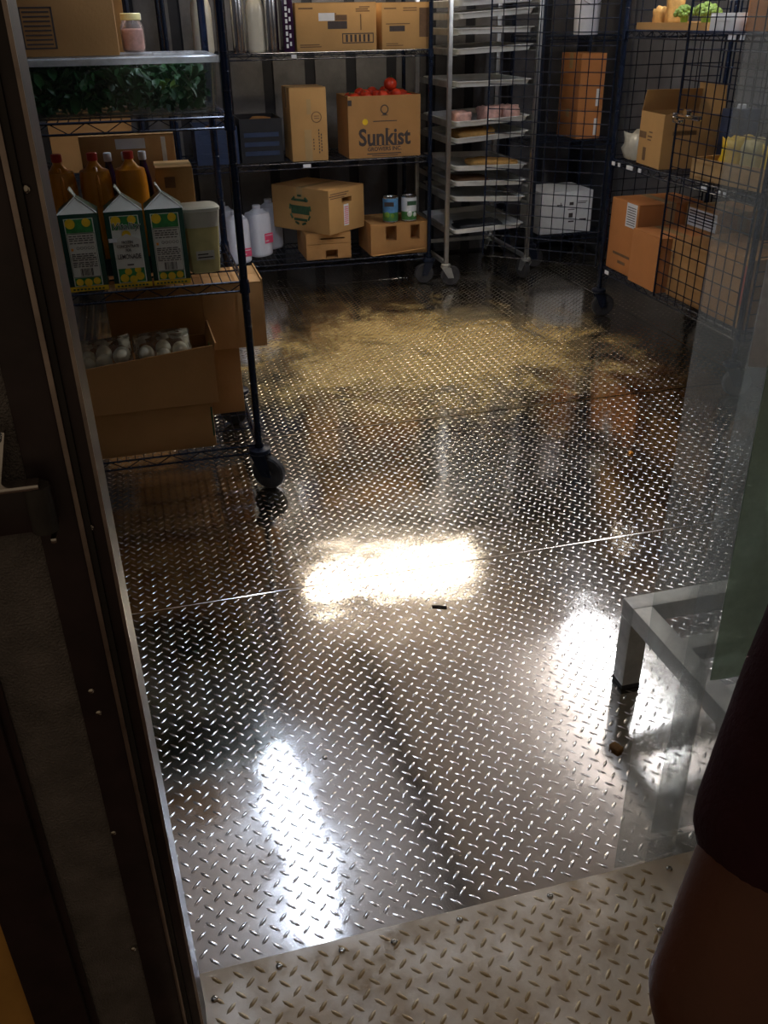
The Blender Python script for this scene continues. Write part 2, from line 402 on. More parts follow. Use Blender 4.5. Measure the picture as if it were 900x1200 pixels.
for jj in range(53, 32, -1):
    for ii in range(-4, 42):
        x, y = ii*.5*LA, jj*.5*LA
        if ii % 2 != jj % 2 or not (-.075 < x < .80 and .955-.26*x-.09 < y < 1.036) or cnt >= 300: continue
        o = bpy.data.objects.new('tread_lug', lm); col.objects.link(o); o.parent = thr; cnt += 1
        o.location = (x, y, thr_z(y)); o.rotation_euler = (0 if y > .935 else .0343, 0, R(45) if ii % 2 == 0 else R(-45))
for (x, y) in ((-.065,.992), (.054,1.022), (.17,1.022), (.267,1.013), (.399,1.024), (.585,1.026), (.751,.902), (.84, 1.02)):
    MB().lathe([(.0062,0),(.0062,.0018),(.0045,.0032),(.0028,.0034),(.0024,.0016)], 12, (x, y, .0035)).build('screw', 'screw', thr, True)
for (x, y) in ((.278,1.676), (.239,1.511)):
    MB().lathe([(.006,0),(.006,.0018),(.004,.003)], 12, (x, y, 0.001)).build('screw', 'screw', floor, True)

# walls: grey panels with dark upright battens at the back
wb = struct(box(WL-.1, WR+.1, WB, WB+.1, -.08, CZ+.1).build('wall_back', 'batten'), 'dark back wall of the cold room with grey panels')
u = WL + .02
while u < WR - .05:
    u2 = min(u + .2, WR)
    box(u, u2, WB-.012, WB, 0.02, CZ).build('wall_panel', 'wall_panel', wb); u += .268
wl = struct(box(WL-.1, WL, .98, WB, -.08, CZ+.1).build('wall_left', 'wall_side'), 'plain grey metal side wall')
wr = struct(box(WR, WR+.1, .98, WB, -.08, CZ+.1).build('wall_right', 'wall_side'), 'plain grey metal side wall')
v = 1.0
while v < WB - .1:
    box(WL, WL+.01, v+.004, min(v+1.16, WB)-.004, 0.02, CZ).build('wall_panel', 'wall_side', wl)
    box(WR-.01, WR, v+.004, min(v+1.16, WB)-.004, 0.02, CZ).build('wall_panel', 'wall_side', wr); v += 1.16
ce = struct(box(WL-.1, WR+.1, .87, WB+.1, CZ, CZ+.1).build('ceiling', 'ceiling_white'), 'pale metal ceiling panels')
v = 1.0
while v < WB - .1:
    box(WL+.004, WR-.004, v+.004, min(v+1.16, WB)-.004, CZ-.008, CZ).build('ceiling_panel', 'ceiling_white', ce); v += 1.16
DU0, DU1, DZ = -0.082, 0.98, 2.05
wf = MB()
wf.box(WL-.1, DU0-.015, .905, .98, -.08, CZ); wf.box(DU1, WR+.1, .905, .98, -.08, CZ); wf.box(DU0-.015, DU1, .905, .98, DZ, CZ)
wf = struct(wf.build('wall_front', 'jamb_dark'), 'dark wall around the cold room doorway')

# left door frame, seen close: textured strip between dark trims, metal bead on the corner
d1 = struct(box(DU0-.016, DU0, .893, .985, -.005, DZ).build('door_1', 'jamb_dark'), 'dark door frame with textured metal strip and strike latch')
box(DU0-.0225, DU0-.0165, .886, .904, -.005, DZ).build('gasket', 'gasket', d1)
box(DU0-.0035, DU0+.0005, .889, .8925, -.005, DZ).build('edge_bead', 'jamb_trim', d1)
box(DU0-.0285, DU0-.0230, .882, .904, -.005, DZ).build('metal_bead', 'jamb_trim', d1, bevel=.001)
box(DU0-.070, DU0-.029, .889, .904, -.005, DZ).build('frame_trim', 'jamb_dark', d1, bevel=.002)
box(DU0-.150, DU0-.0705, .894, .904, -.005, DZ).build('textured_strip', 'jamb_panel', d1)
box(DU0-.160, DU0-.1495, .888, .904, -.005, DZ).build('edge_bead', 'jamb_dark', d1, bevel=.002)
box(DU0-.232, DU0-.160, .880, .904, -.005, DZ).build('outer_trim', 'jamb_dark', d1, bevel=.002)
box(DU0-.95, DU0-.2325, .895, .904, -.005, DZ).build('outer_panel', 'outer_wall', d1)
for (x, z) in ((-.136,.80),(-.133,.765),(-.148,.56),(-.248,.60),(-.158,.32),(-.10,1.02),(-.096,1.37)):
    b_ = MB().ball((x, .890, z), .0042, 8, 5, (1,.6,1)); b_.build('rivet', 'screw', d1, True)
# strike latch on the frame
ls = box(-.235, -.128, .868, .888, 1.035, 1.085).build('strike_plate', 'jamb_dark', d1, bevel=.004)
MB().cyl((-.140,.862,1.040), (-.140,.862,1.092), .013, 14).build('roller', 'rubber', ls, True)
MB().box(-.20, -.136, .850, .868, 1.092, 1.098).box(-.136,-.130,.848,.870,1.030,1.036).build('roller_bracket', 'steel', ls, bevel=.0015)
MB().hexa([(-.25,.862,1.085),(-.175,.862,1.085),(-.175,.886,1.085),(-.25,.886,1.085)], [(-.25,.868,1.17),(-.158,.868,1.15),(-.158,.886,1.15),(-.25,.886,1.17)]).build('catch_plate', 'steel', ls, bevel=.002)
MB().ball((-.172,.862,1.150), .012, 10, 6, (1,.6,1)).build('bolt_head', 'steel', ls, True)
# right door frame and kitchen floor outside
d2 = struct(box(DU1-.03, DU1, .885, .985, -.005, DZ).build('door_2', 'jamb_dark'), 'dark door frame behind the plastic strips')
box(DU1, DU1+.10, .885, .904, -.005, DZ).build('frame_trim', 'jamb_dark', d2, bevel=.002)
hd = struct(box(DU0, DU1, .885, .985, DZ-.03, DZ).build('trim_1', 'jamb_dark'), 'dark door head across the doorway')
fo = struct(box(-2.2, 2.4, -1.6, .935, -.08, -.031).build('floor_kitchen', 'kitchen_floor'), 'dark kitchen floor outside the doorway')

tr3 = struct(box(1.0, 1.10, 2.45, 4.75, CZ-.06, CZ-.0085).build('added_trim', 'batten', bevel=.004), 'unseen dark bar added along the ceiling for its band in the floor reflection')  # invented dark bar, unseen; its mirror image makes the floor's dark band
# ------------------------------------------------------------------ ceiling lamps
def lamp(side, cx, cy, ln, wd, along, glow, label, hood=False):
    t = thing('ceiling_light_%s_offscreen' % side, label, 'ceiling light', (cx, cy, CZ-.008), 0 if along == 'u' else PI/2, 'fluorescent fittings on the ceiling')
    for sx in (-1, 1): box(sx*ln*.3-.02, sx*ln*.3+.02, -.02, .02, -.105, 0).build('hanger', 'cap_white', t)
    box(-ln/2, ln/2, -wd*.16, wd*.16, -.125, -.105).build('housing', 'cap_white', t, bevel=.003)
    prof = [(-wd*.16,-.1255),(-wd*.42,-.135),(-wd*.5,-.165),(-wd*.36,-.195),(wd*.36,-.195),(wd*.5,-.165),(wd*.42,-.135),(wd*.16,-.1255)]
    if hood:                                          # opaque white reflector over the lens, added to narrow the mirrored light spot
        prof = prof[2:6]
        MB().add([(x_*ln/2, y_*wd*k_, z_) for x_ in (-1, 1) for y_, k_, z_ in ((-1,.60,-.168),(-1,.52,-.130),(1,.52,-.130),(1,.60,-.168))], [(0,1,5,4),(1,2,6,5),(2,3,7,6)]).build('reflector', 'cap_white', t)
    n = len(prof); h = ln/2-.02
    MB().add([(-h,a,b_) for a, b_ in prof] + [(h,a,b_) for a, b_ in prof], [(i,i+1,n+i+1,n+i) for i in range(n-1)] + [tuple(range(n)), tuple(reversed(range(n,2*n)))]).build('diffuser_%s_offscreen' % side, glow, t)
    for sx in (-1, 1): box(sx*(ln/2-.01)-.012, sx*(ln/2-.01)+.012, -wd*.54, wd*.54, -.2, -.1255).build('end_cap', 'cap_white', t, bevel=.004)
    return t
lamp('back', 1.47, 5.45, 1.25, .095, 'u', 'glow_warm', 'warm fluorescent fitting above the shelves at the back wall', True)
lamp('left', 0.34, 3.21, 1.2, .07, 'v', 'glow_cool', 'cool fluorescent fitting above the rack of lemonade cartons', True)
lamp('right', 2.52, 3.80, 1.30, .095, 'v', 'glow_right', 'fluorescent fitting above the wire cage rack')

# ------------------------------------------------------------------ wire racks
def wire_shelf(par, Ln, D, z, m, step=.03):
    """deck wires with truss rails; z = top of the deck wires"""
    zt = z - .0045
    deck = MB(); x = step/2
    while x < Ln:
        deck.cyl((x, 0, z-.0018), (x, D, z-.0018), .0018, 5); x += step
    for y in (D*.27, D*.5, D*.73): deck.cyl((0, y, zt-.0015), (Ln, y, zt-.0015), .003, 5)
    sh = deck.build('shelf', m, par)
    tr = MB()
    for y in (0, D):
        tr.cyl((0,y,zt), (Ln,y,zt), .0038, 6); tr.cyl((0,y,zt-.03), (Ln,y,zt-.03), .0038, 6)
        k = max(4, int(Ln/.05)); pts = [(Ln*i/k, y, zt if i % 2 else zt-.03) for i in range(k+1)]
        tr.tube(pts, .0022, 4)
    for x in (0, Ln):
        tr.cyl((x,0,zt), (x,D,zt), .0038, 6); tr.cyl((x,0,zt-.03), (x,D,zt-.03), .0038, 6)
        k = max(4, int(D/.05)); pts = [(x, D*i/k, zt if i % 2 else zt-.03) for i in range(k+1)]
        tr.tube(pts, .0022, 4)
    tr.build('truss_rail', m, sh, True)
    for x in (0, Ln):
        for y in (0, D): MB().cyl((x,y,zt-.036), (x,y,zt+.004), .0178, 10, .0158).build('collar', m, sh, True)
    return sh
CASTER = {}
def caster(par, x, y, top, swivel, wr=.062, metal='epoxy_dark'):
    key = (top, wr, metal)
    if key not in CASTER:
        st = MB()
        q = .66 if metal == 'aluminium_dull' else .84
        st.lathe([(.030*q,top-.012),(.046*q,top-.018),(.048*q,top-.03),(.042*q,top-.036),(.028*q,top-.038)], 20)
        off = .03
        for s in (-1, 1):
            st.hexa([(off-.018,s*.022-.0025,wr-.012),(off+.018,s*.022-.0025,wr-.012),(off+.018,s*.022+.0025,wr-.012),(off-.018,s*.022+.0025,wr-.012)],
                    [(-.03,s*.022-.0025,top-.036),(.03,s*.022-.0025,top-.036),(.03,s*.022+.0025,top-.036),(-.03,s*.022+.0025,top-.036)])
        st.cyl((off,-.03,wr),(off,.03,wr),.007,8)
        fk = st.build('caster', metal, None, True)
        ty = MB().lathe([(wr*.62,-.015),(wr*.9,-.016),(wr,-.010),(wr,.010),(wr*.9,.016),(wr*.62,.015)], 28).build('tyre', 'rubber', fk, True)
        hb = MB().lathe([(.010,-.019),(.014,-.019),(.018,-.010),(wr*.55,-.009),(wr*.62,-.013),(wr*.62,.013),(wr*.55,.009),(.018,.010),(.014,.019),(.010,.019)], 28).build('hub', 'wheel_grey', fk, True)
        for q in (ty, hb): q.location = (off, 0, wr); q.rotation_euler = (PI/2, 0, 0)
        CASTER[key] = fk
        fk.parent = par; o = fk
    else:
        o = copy_tree(CASTER[key], parent=par)
    o.location = (x, y, 0.0018); o.rotation_euler = (0, 0, swivel)
    return o
def rack(name, label, loc, rz, Ln, D, shelves, ph, m='epoxy', swiv=(0,0,0,0), tags=(), group=None):
    t = thing(name, label, 'rack', loc, rz, group)
    for i, (x, y) in enumerate(((0,0),(Ln,0),(0,D),(Ln,D))):
        p = MB().cyl((x,y,.135), (x,y,ph), .0127, 14)
        z = .2
        while z < ph - .02:
            p.lathe([(.0129,-.001),(.0134,0),(.0129,.001)], 14, (x,y,z)); z += .0508
        p.lathe([(.013,0),(.013,.006),(.009,.010)], 14, (x,y,ph-.004))
        p.build('post', m, t, True)
        caster(t, x, y, .17, swiv[i])
    for z in shelves: wire_shelf(t, Ln, D, z, m)
    for (x, z, w_) in tags: box(x-w_/2, x+w_/2, -.0085, -.0045, z-.030, z-.012).build('shelf_tag', 'tag_white', t)
    return t
LS = (.172, .757, 1.25)          # shelf tops: rack on the left
BS = (.192, .768, 1.338, 1.92)   # rack at the back
CS = (.285, .838, 1.428, 1.93)   # cage
rack('wire_rack', 'blue-black wire rack on casters holding the lemonade cartons', (-1.2, 2.92, 0), 0, 1.497, .60, LS, 1.72, swiv=(R(200), R(-35), R(30), R(160)))
rack('wire_rack', 'blue wire rack along the back wall holding the milk jugs', (.26, 5.45, 0), 0, 1.473, .56, BS, 1.98, swiv=(R(90), R(172), R(90), R(90)), tags=((.72, BS[1], .045), (.68, BS[2], .028)))
rack('wire_rack', 'dark wire rack in the back corner beside the milk jug rack', (-1.30, 5.45, 0), 0, 1.38, .56, (.192, .768, 1.338), 1.9, 'epoxy_dark')
rack('wire_rack', 'dark wire rack in the corner behind the open cage door', (2.50, 5.62, 0), 0, .55, .48, (.20, .79, 1.385), 1.9, 'epoxy_dark')

# cage rack with wire doors
CL, CD = 1.27, .60
cage = rack('cage_rack', 'blue wire security cage on casters with its far door swung open', (2.42, 4.47, 0), -PI/2, CL, CD, CS, 1.97, swiv=(R(80), R(70), R(60), R(160)),
            tags=((.02, CS[1], .05), (.09, CS[1], .02), (.20, CS[1], .06), (.30, CS[1], .025), (.86, CS[1], .05), (.98, CS[1], .02), (1.02, CS[1], .02), (.08, CS[0], .04), (.9, CS[2], .05), (.97, CS[2], .03)))
def grid(par, name, a, b, z0, z1, m='epoxy', sx=.066, sz=.060, r=.0026, rr=.0052, split=None):
    """upright welded wire panel between points a and b (x, y)"""
    a = Vector((a[0], a[1], 0)); b = Vector((b[0], b[1], 0)); ln = (b-a).length; d = (b-a)/ln
    fr = MB()
    fr.tube([a+Vector((0,0,z0)), b+Vector((0,0,z0)), b+Vector((0,0,z1)), a+Vector((0,0,z1))], rr, 6, True)
    g = fr.build(name, m, par, True)
    wv = MB(); n = max(2, round(ln/sx)); k = max(2, round((z1-z0)/sz))
    nrm = Vector((-d.y, d.x, 0))*r
    for i in range(1, n): wv.cyl(a+d*(ln*i/n)+Vector((0,0,z0))+nrm, a+d*(ln*i/n)+Vector((0,0,z1))+nrm, r, 5)
    for i in range(1, k): wv.cyl(a+Vector((0,0,z0+(z1-z0)*i/k))-nrm, b+Vector((0,0,z0+(z1-z0)*i/k))-nrm, r, 5)
    wv.build('wire_mesh', m, g)
    return g
grid(cage, 'back_panel', (.02, CD+.016), (CL-.02, CD+.016), .25, 1.93)
grid(cage, 'end_panel', (-.018, .02), (-.018, CD-.02), .25, 1.93)
grid(cage, 'end_panel', (CL+.018, .02), (CL+.018, CD-.02), .25, 1.93)
# far door open: swings out of the front and away; local x = -v, y = +u
dl = grid(cage, 'cage_door', (-.03, -.02), (-.03-.44, -.02-.50), .275, 1.90)
dr = grid(cage, 'cage_door', (CL-.012, -.022), (.60, -.022), .275, 1.90)
lt = MB().box(.585, .80, -.040, -.026, 1.085, 1.105).box(.60, .66, -.046, -.026, 1.065, 1.080).build('hasp', 'chrome', dr, bevel=.003)
MB().cyl((.70,-.05,1.112),(.70,-.026,1.112),.016,14).build('knob', 'chrome', dr, True)
MB().cyl((.585,-.044,1.094),(.585,-.024,1.094),.010,10).build('rivet', 'chrome', dr, True)

# sheet pan rack
PR = thing('sheet_pan_rack', 'silver sheet pan rack on casters between the shelves and the cage', 'rack', (1.815, 5.35, 0))
PW, PD, PH = .54, .64, 1.76
for x in (0, PW):
    for y in (0, PD):
        box(x-.0125, x+.0125, y-.0125, y+.0125, .135, PH).build('upright', 'aluminium', PR, bevel=.002)
        caster(PR, x, y, .15, R(-8) if x == 0 else R(100), .062, 'aluminium_dull')
for z in (.14, PH-.02):
    MB().box(-.01, PW+.01, PD-.01, PD+.01, z-.012, z+.012).box(-.01,.01,0,PD,z-.012,z+.012).box(PW-.01,PW+.01,0,PD,z-.012,z+.012).build('frame_bar', 'aluminium_dull', PR, bevel=.002)
pans = [(.327,.341,0),(.522,.500,1),(.610,.597,2),(.697,.688,3),(.848,.876,4),(.940,.960,5),(1.151,1.154,6),(1.318,1.335,6),(1.419,1.423,6),(1.495,1.518,6),(1.557,1.577,7)]
for zl, zr, k in pans:
    for x, z in ((.0128, zl), (PW-.0128, zr)):
        s = 1 if x < .1 else -1
        MB().box(min(x, x+s*.034), max(x, x+s*.034), .005, PD-.005, z-.016, z-.0135).box(x-.0012 if s > 0 else x-.0012, x+.0012, .005, PD-.005, z-.016, z+.016).build('runner', 'aluminium_dull', PR)
pm = MB()
pw, pd, phh = .236, .325, .032
rim = [(pw, pd, phh), (pw-.004, pd-.004, phh+.002), (pw-.014, pd-.014, phh), (pw-.024, pd-.024, .003)]
def rr_ring(a, b, z, rad=.025, n=4):
    o = []
    for cx, cy, a0 in ((a-rad,b-rad,0),(-a+rad,b-rad,90),(-a+rad,-b+rad,180),(a-rad,-b+rad,270)):
        for i in range(n+1):
            t_ = R(a0+90*i/n); o.append((cx+rad*math.cos(t_), cy+rad*math.sin(t_), z))
    return o
rings = [rr_ring(pw-.02, pd-.02, 0), rr_ring(pw-.010, pd-.010, phh-.005), rr_ring(pw, pd, phh-.006), rr_ring(pw+.001, pd+.001, phh-.002), rr_ring(pw-.004, pd-.004, phh), rr_ring(pw-.012, pd-.012, phh-.003), rr_ring(pw-.021, pd-.021, .0025)]
nr = len(rings[0]); vv = [p for r_ in rings for p in r_]; ff = [tuple(reversed(range(nr)))]
for i in range(len(rings)-1): ff += [(i*nr+k, i*nr+(k+1) % nr, (i+1)*nr+(k+1) % nr, (i+1)*nr+k) for k in range(nr)]
ff.append(tuple(range((len(rings)-1)*nr, len(rings)*nr)))
cut = 1+4*nr
pan_mesh = pm.add(vv, ff[cut:]).build('sheet_pan', 'pan_metal', None, True)
MB().add(vv[:5*nr], ff[:cut]).build('rim', 'pan_metal', pan_mesh, True)
plabels = ['lowest sheet pan in the silver pan rack, sloping up to the right', 'sheet pan second from the bottom of the pan rack', 'sheet pan holding a low dark load, third from the bottom of the pan rack',
           'sheet pan holding a flat tan loaf in the pan rack', 'sheet pan holding a pale loaf, tilted under the pan of wrapped packs', 'sheet pan holding three pale pink wrapped packs',
           'empty sheet pan above the wrapped packs in the pan rack', 'empty sheet pan second above the wrapped packs', 'empty sheet pan third above the wrapped packs', 'empty tilted sheet pan fourth above the wrapped packs', 'topmost sheet pan in view in the pan rack with a green edge']
PANZ = []
for i, (zl, zr, k) in enumerate(pans):
    o = pan_mesh if i == 0 else copy_tree(pan_mesh)
    z = (zl+zr)/2; a = math.atan2(zr-zl, .44)
    o.location = (1.815+PW/2, 5.35+PD/2-.015, z-.0125+.0005); o.rotation_euler = (0, -a, 0)
    tag(o, plabels[i], 'sheet pan', 'sheet pans in the silver rack'); PANZ.append((z-.0070, a))
def lump(name, m, label, cat, loc, sx, sy, sz, rz=0, seed=0, group=None, ry=0):
    """soft irregular pack or loaf: rounded block with dented skin, flat base at z 0"""
    rnd = random.Random(seed); bm = bmesh.new(); bmesh.ops.create_cube(bm, size=1)
    bmesh.ops.subdivide_edges(bm, edges=list(bm.edges), cuts=4, use_grid_fill=True)
    for v_ in bm.verts:
        p = v_.co*2; q = Vector((p.x*math.sqrt(max(0,1-p.y*p.y/2-p.z*p.z/2+p.y*p.y*p.z*p.z/3)), p.y*math.sqrt(max(0,1-p.x*p.x/2-p.z*p.z/2+p.x*p.x*p.z*p.z/3)), p.z*math.sqrt(max(0,1-p.x*p.x/2-p.y*p.y/2+p.x*p.x*p.y*p.y/3))))
        q = p*.62 + q*.38; n_ = 1 + rnd.uniform(-.09, .09)
        v_.co = Vector((q.x*sx/2*n_, q.y*sy/2*n_, max(0, (q.z+.92)*sz/2*(n_ if q.z > 0 else 1))))
    me = bpy.data.meshes.new(name); bm.to_mesh(me); bm.free(); me.shade_smooth(); me.materials.append(MATS[m])
    o = bpy.data.objects.new(name, me); col.objects.link(o); o.location = loc; o.rotation_euler = (0, ry, rz)
    if label: tag(o, label, cat, group)
    return o
PU = 1.815+PW/2
for i, (dx, w_, h_, lb) in enumerate(((-.165,.11,.07,'pale pink wrapped meat pack beside the left upright of the pan rack'), (.02,.12,.085,'pale pink wrapped meat pack in the middle of its sheet pan'), (.145,.12,.08,'pale pink wrapped meat pack beside the right upright of the pan rack'))):
    z, a = PANZ[5]; lump('wrapped_meat', 'meat', lb, 'meat pack', (PU+dx*.97, 5.46, z+.002+math.tan(a)*dx), w_*.94, .17, h_, 0, 20+i, 'wrapped packs on the sheet pan', -a)
for k, m_, dx, w_, h_, lb in ((4,'bread',-.06,.24,.055,'pale loaf on the tilted sheet pan under the wrapped packs'), (3,'bread',.06,.30,.045,'flat tan loaf on a sheet pan in mid rack'), (2,'cardboard_dark',-.08,.22,.035,'low dark brown loaf on a sheet pan of the rack'), (0,'crate_black',-.02,.3,.03,'low dark pack on the lowest sheet pan')):
    z, a = PANZ[k]; lump('loaf' if k else 'dark_pack', m_, lb, 'loaf' if k else 'pack', (PU+dx, 5.5, z+math.tan(a)*dx), w_, .2, h_, 0, 30+k, None, -a)

# ------------------------------------------------------------------ cardboard boxes
def carton(name, label, x0, x1, y0, y1, z0, z1, m='cardboard', rz=0.0, tape=True, group=None, cat='box', center=None, handle=None):
    """closed shipping box: body, two top flaps meeting at the middle, tape"""
    sx, sy, h = x1-x0, y1-y0, z1-z0
    t = thing(name, label, cat, center or ((x0+x1)/2, (y0+y1)/2, z0), rz, group)
    box(-sx/2, sx/2, -sy/2, sy/2, 0, h-.0035).build('body', m, t, bevel=min(.004, h*.05))
    box(-sx/2+.001, sx/2-.001, -sy/2+.001, -.0012, h-.0035, h).build('flap', m, t)
    box(-sx/2+.001, sx/2-.001, .0012, sy/2-.001, h-.0035, h).build('flap', m, t)
    if tape: MB().box(-sx/2, sx/2, -.024, .024, h, h+.0006).box(-sx/2-.0006, -sx/2, -.024, .024, h*.72, h).box(sx/2, sx/2+.0006, -.024, .024, h*.72, h).build('tape', 'tape', t)
    t['dim'] = (sx, sy, h)
    return t
def open_box(name, label, x0, x1, y0, y1, z0, z1, m='cardboard', rz=0.0, flaps=(), th=.005, cat='box', front_drop=0.0, group=None):
    """open-topped box of four walls and a bottom; flaps = (side, length, angle)"""
    sx, sy, h = x1-x0, y1-y0, z1-z0
    t = thing(name, label, cat, ((x0+x1)/2, (y0+y1)/2, z0), rz, group)
    box(-sx/2, sx/2, -sy/2, sy/2, 0, th).build('bottom', m, t)
    box(-sx/2, sx/2, -sy/2, -sy/2+th, th, h-front_drop).build('front_wall', m, t)
    box(-sx/2, sx/2, sy/2-th, sy/2, th, h).build('back_wall', m, t)
    for s in (-1, 1): box(s*sx/2-(th if s > 0 else 0), s*sx/2+(th if s < 0 else 0), -sy/2+th, sy/2-th, th, h).build('side_wall', m, t)
    for side, ln, an in flaps:
        b_ = MB()
        if side in 'lr':
            s = -1 if side == 'l' else 1
            mt = Matrix.Translation((s*(sx/2-th*.5), 0, h)) @ Matrix.Rotation(s*R(an), 4, 'Y'); b_.box(-th/2, th/2, -sy/2, sy/2, 0, ln, mt)
        else:
            s = -1 if side == 'f' else 1
            hh = h - (front_drop if side == 'f' else 0)
            mt = Matrix.Translation((0, s*(sy/2-th*.5), hh)) @ Matrix.Rotation(-s*R(an), 4, 'X'); b_.box(-sx/2, sx/2, -th/2, th/2, 0, ln, mt)
        b_.build('flap', m, t)
    t['dim'] = (sx, sy, h)
    return t

def part_of(t, name): return next(c for c in t.children if c.name.split('.')[0] == name)
def cut(o, *boxes):
    """cut real openings or grooves (local boxes) out of a part"""
    for bx in boxes:
        k = MB().box(*bx).build('cutter', 'cardboard'); k.parent = o.parent; k.location = o.location
        md = o.modifiers.new('cut', 'BOOLEAN'); md.operation = 'DIFFERENCE'; md.solver = 'EXACT'; md.object = k
        bpy.context.view_layer.update()
        me = bpy.data.meshes.new_from_object(o.evaluated_get(bpy.context.evaluated_depsgraph_get()))
        me.materials.clear(); me.materials.append(o.data.materials[0]); me.name = o.name
        o.modifiers.clear(); o.data = me
        for p in me.polygons: p.material_index = 0
        bpy.data.objects.remove(k)
# --- back rack, upper shelf
Z = BS[2]
b = carton('cardboard_box', 'wide tan cardboard box with white label on the upper back shelf', .965, 1.42, 5.47, 5.80, Z, Z+.236, 'cardboard_light')
hw, hd_, hh = .2275, .165, .236
marks([(-.09,.0,.178,.184),(-.05,.06,.148,.176),(.135,.141,.10,.178)], 'ink_soft', b, -hd_)
marks([(-.05,.06,.108,.146)], 'ink', b, -hd_, 'brand_patch')
marks([(-.10,-.01,.148,.186)], 'paper', b, -hd_-.0007, 'label')
marks([(.03,.21,.036,.041),(.03,.21,.081,.086),(.03,.035,.036,.086),(.205,.21,.036,.086)] + [(.05+i*.025,.062+i*.025,.043,.079) for i in range(6)], 'ink', b, -hd_, 'print_panel')
marks([(-.21,-.09,.020,.025),(-.21,-.10,.030,.035),(-.21,-.13,.205,.212),(.11,.19,.19,.195),(.11,.18,.20,.205),(.13,.19,.21,.215)], 'ink_soft', b, -hd_)
b = carton('cardboard_box', 'smaller tan cardboard box at the right end of the upper back shelf', 1.452, 1.738, 5.47, 5.80, Z, Z+.233, 'cardboard_light')
marks([(-.10,-.01,.09,.118)], 'ink', b, -hd_, 'brand_patch')
marks([(-.12,.02,.125,.130),(-.12,-.02,.018,.022),(-.12,-.05,.027,.031),(.075,.13,.06,.205),(-.13,-.06,.20,.206),(-.02,.06,.19,.195),(-.02,.06,.202,.207)], 'ink_soft', b, -hd_)
def flask(x, y, z, label):
    t = thing('steel_flask', label, 'flask', (x, y, z), 0, 'steel flasks on the upper back shelf')
    MB().lathe([(.034,0),(.036,.006),(.036,.27),(.034,.285),(.028,.295)], 24).build('body', 'steel', t, True)
    MB().lathe([(.029,.296),(.030,.300),(.030,.33),(.026,.338)], 24).build('lid', 'steel', t, True)
    return t
flask(.655, 5.52, Z, 'slim brushed steel flask beside the cream jugs on the upper back shelf')
flask(.838, 5.52, Z, 'slim brushed steel flask beside the purple carton on the upper back shelf')
def jug(name, label, x, y, z, w_=.145, h=.29, m='milk', cap='cap_white', rz=0.0, lab=None, group=None, cat='jug', handle=True, full=0.0):
    """plastic bottle with squared body, sloping shoulder, neck, cap and hollow handle"""
    t = thing(name, label, cat, (x, y, z), rz, group); r = w_/2
    MB().lathe([(r*.86,0),(r*.97,.008),(r,.02),(r,h*(.56+full)),(r*.97,h*(.64+full)),(r*(.80+full*.6),h*(.76+full*.6)),(r*(.50+full*.5),h*.87),(r*.30,h*.92),(r*.28,h*.95)], 28, sq=3.2).build('body', m, t, True)
    MB().lathe([(r*.30,h*.935),(r*.34,h*.94),(r*.34,h*.995),(r*.30,h)], 18).build('cap', cap, t, True)
    if handle:
        MB().tube([(r*.30,0,h*.88),(r*.62,0,h*.88),(r*.93,0,h*.80),(r*1.0,0,h*.68),(r*.97,0,h*.56)], r*.13, 8).build('handle', m, t, True)
    if lab:
        a0, a1, z0, z1, lm_ = lab
        marks([(a0, a1, z0, z1)], lm_, t, -r-.0008, 'label')
        marks([(a0+.006, a1-.006, z1-.014, z1-.010), (a0+.006, a0+.03, z0+.012, z0+.018)], 'paper', t, -r-.0016, 'print')
    t['label'] = label
    return t
jug('cream_jug', 'cream plastic jug with white cap between two steel flasks', .755, 5.56, Z, .10, .33, 'milk_cream', 'cap_white', R(90), (-.03,.03,.10,.16,'paper'), 'cream jugs on the upper back shelf')
jug('cream_jug', 'cream plastic jug with dark square label at the end of the upper back shelf', .465, 5.56, Z, .11, .34, 'milk_cream', 'cap_white', R(90), (-.012,.024,.16,.19,'ink'), 'cream jugs on the upper back shelf')
b = carton('drink_carton', 'tall dark purple carton with pale lettering beside the tan box', .895, .955, 5.48, 5.60, Z, Z+.30, 'purple', tape=False, cat='carton')
marks([(-.016,-.004,.02+.03*i,.04+.03*i) for i in range(8)] + [(.004,.014,.03+.04*i,.05+.04*i) for i in range(5)], 'paper', b, -.06)

# --- back rack, middle shelf
Z = BS[1]
b = carton('cardboard_box', 'tall upright tan cardboard box with shiny tape beside the orange box', .905, 1.118, 5.48, 5.74, Z, Z+.39, 'cardboard_light')
MB().box(-.03,.012,-.1308,-.13,.0,.17).box(-.01,.015,-.1308,-.13,.25,.33).build('tape_strip', 'tape', b)
ring = MB(); ring.tube([(.045+.028*math.cos(2*PI*i/20), -.1304, .235+.028*math.sin(2*PI*i/20)) for i in range(20)], .0022, 5, True)
ring.box(.03,.06,-.1306,-.13,.226,.230).box(.03,.06,-.1306,-.13,.238,.242); ring.build('emblem', 'ink_soft', b)
marks([(.052,.058,.04+.017*i,.051+.017*i) for i in range(8)] + [(.066,.072,.05+.017*i,.061+.017*i) for i in range(6)] + [(.02,.026,.06+.017*i,.069+.017*i) for i in range(4)], 'ink', b, -.13, 'print')
sk = open_box('fruit_box', 'open cardboard box printed Sunkist, filled with red tomatoes', 1.243, 1.682, 5.48, 5.78, Z, Z+.335, 'cardboard')
text('Sunkist', .128, 'ink', sk, (-.002,-.1505,.108), bold=.0035, squeeze=.86, name='brand_lettering')
sf = MB()
for cx_, cz_, w_ in ((-.092,.068,.02),(-.057,.068,.012),(-.03,.068,.018),(.0,.068,.018),(.022,.068,.022),(.022,.156,.016),(.058,.068,.02),(.082,.068,.024)): sf.box(cx_-w_/2, cx_+w_/2, -.1509, -.1502, cz_-.004, cz_)
sf.build('serif', 'ink', sk)
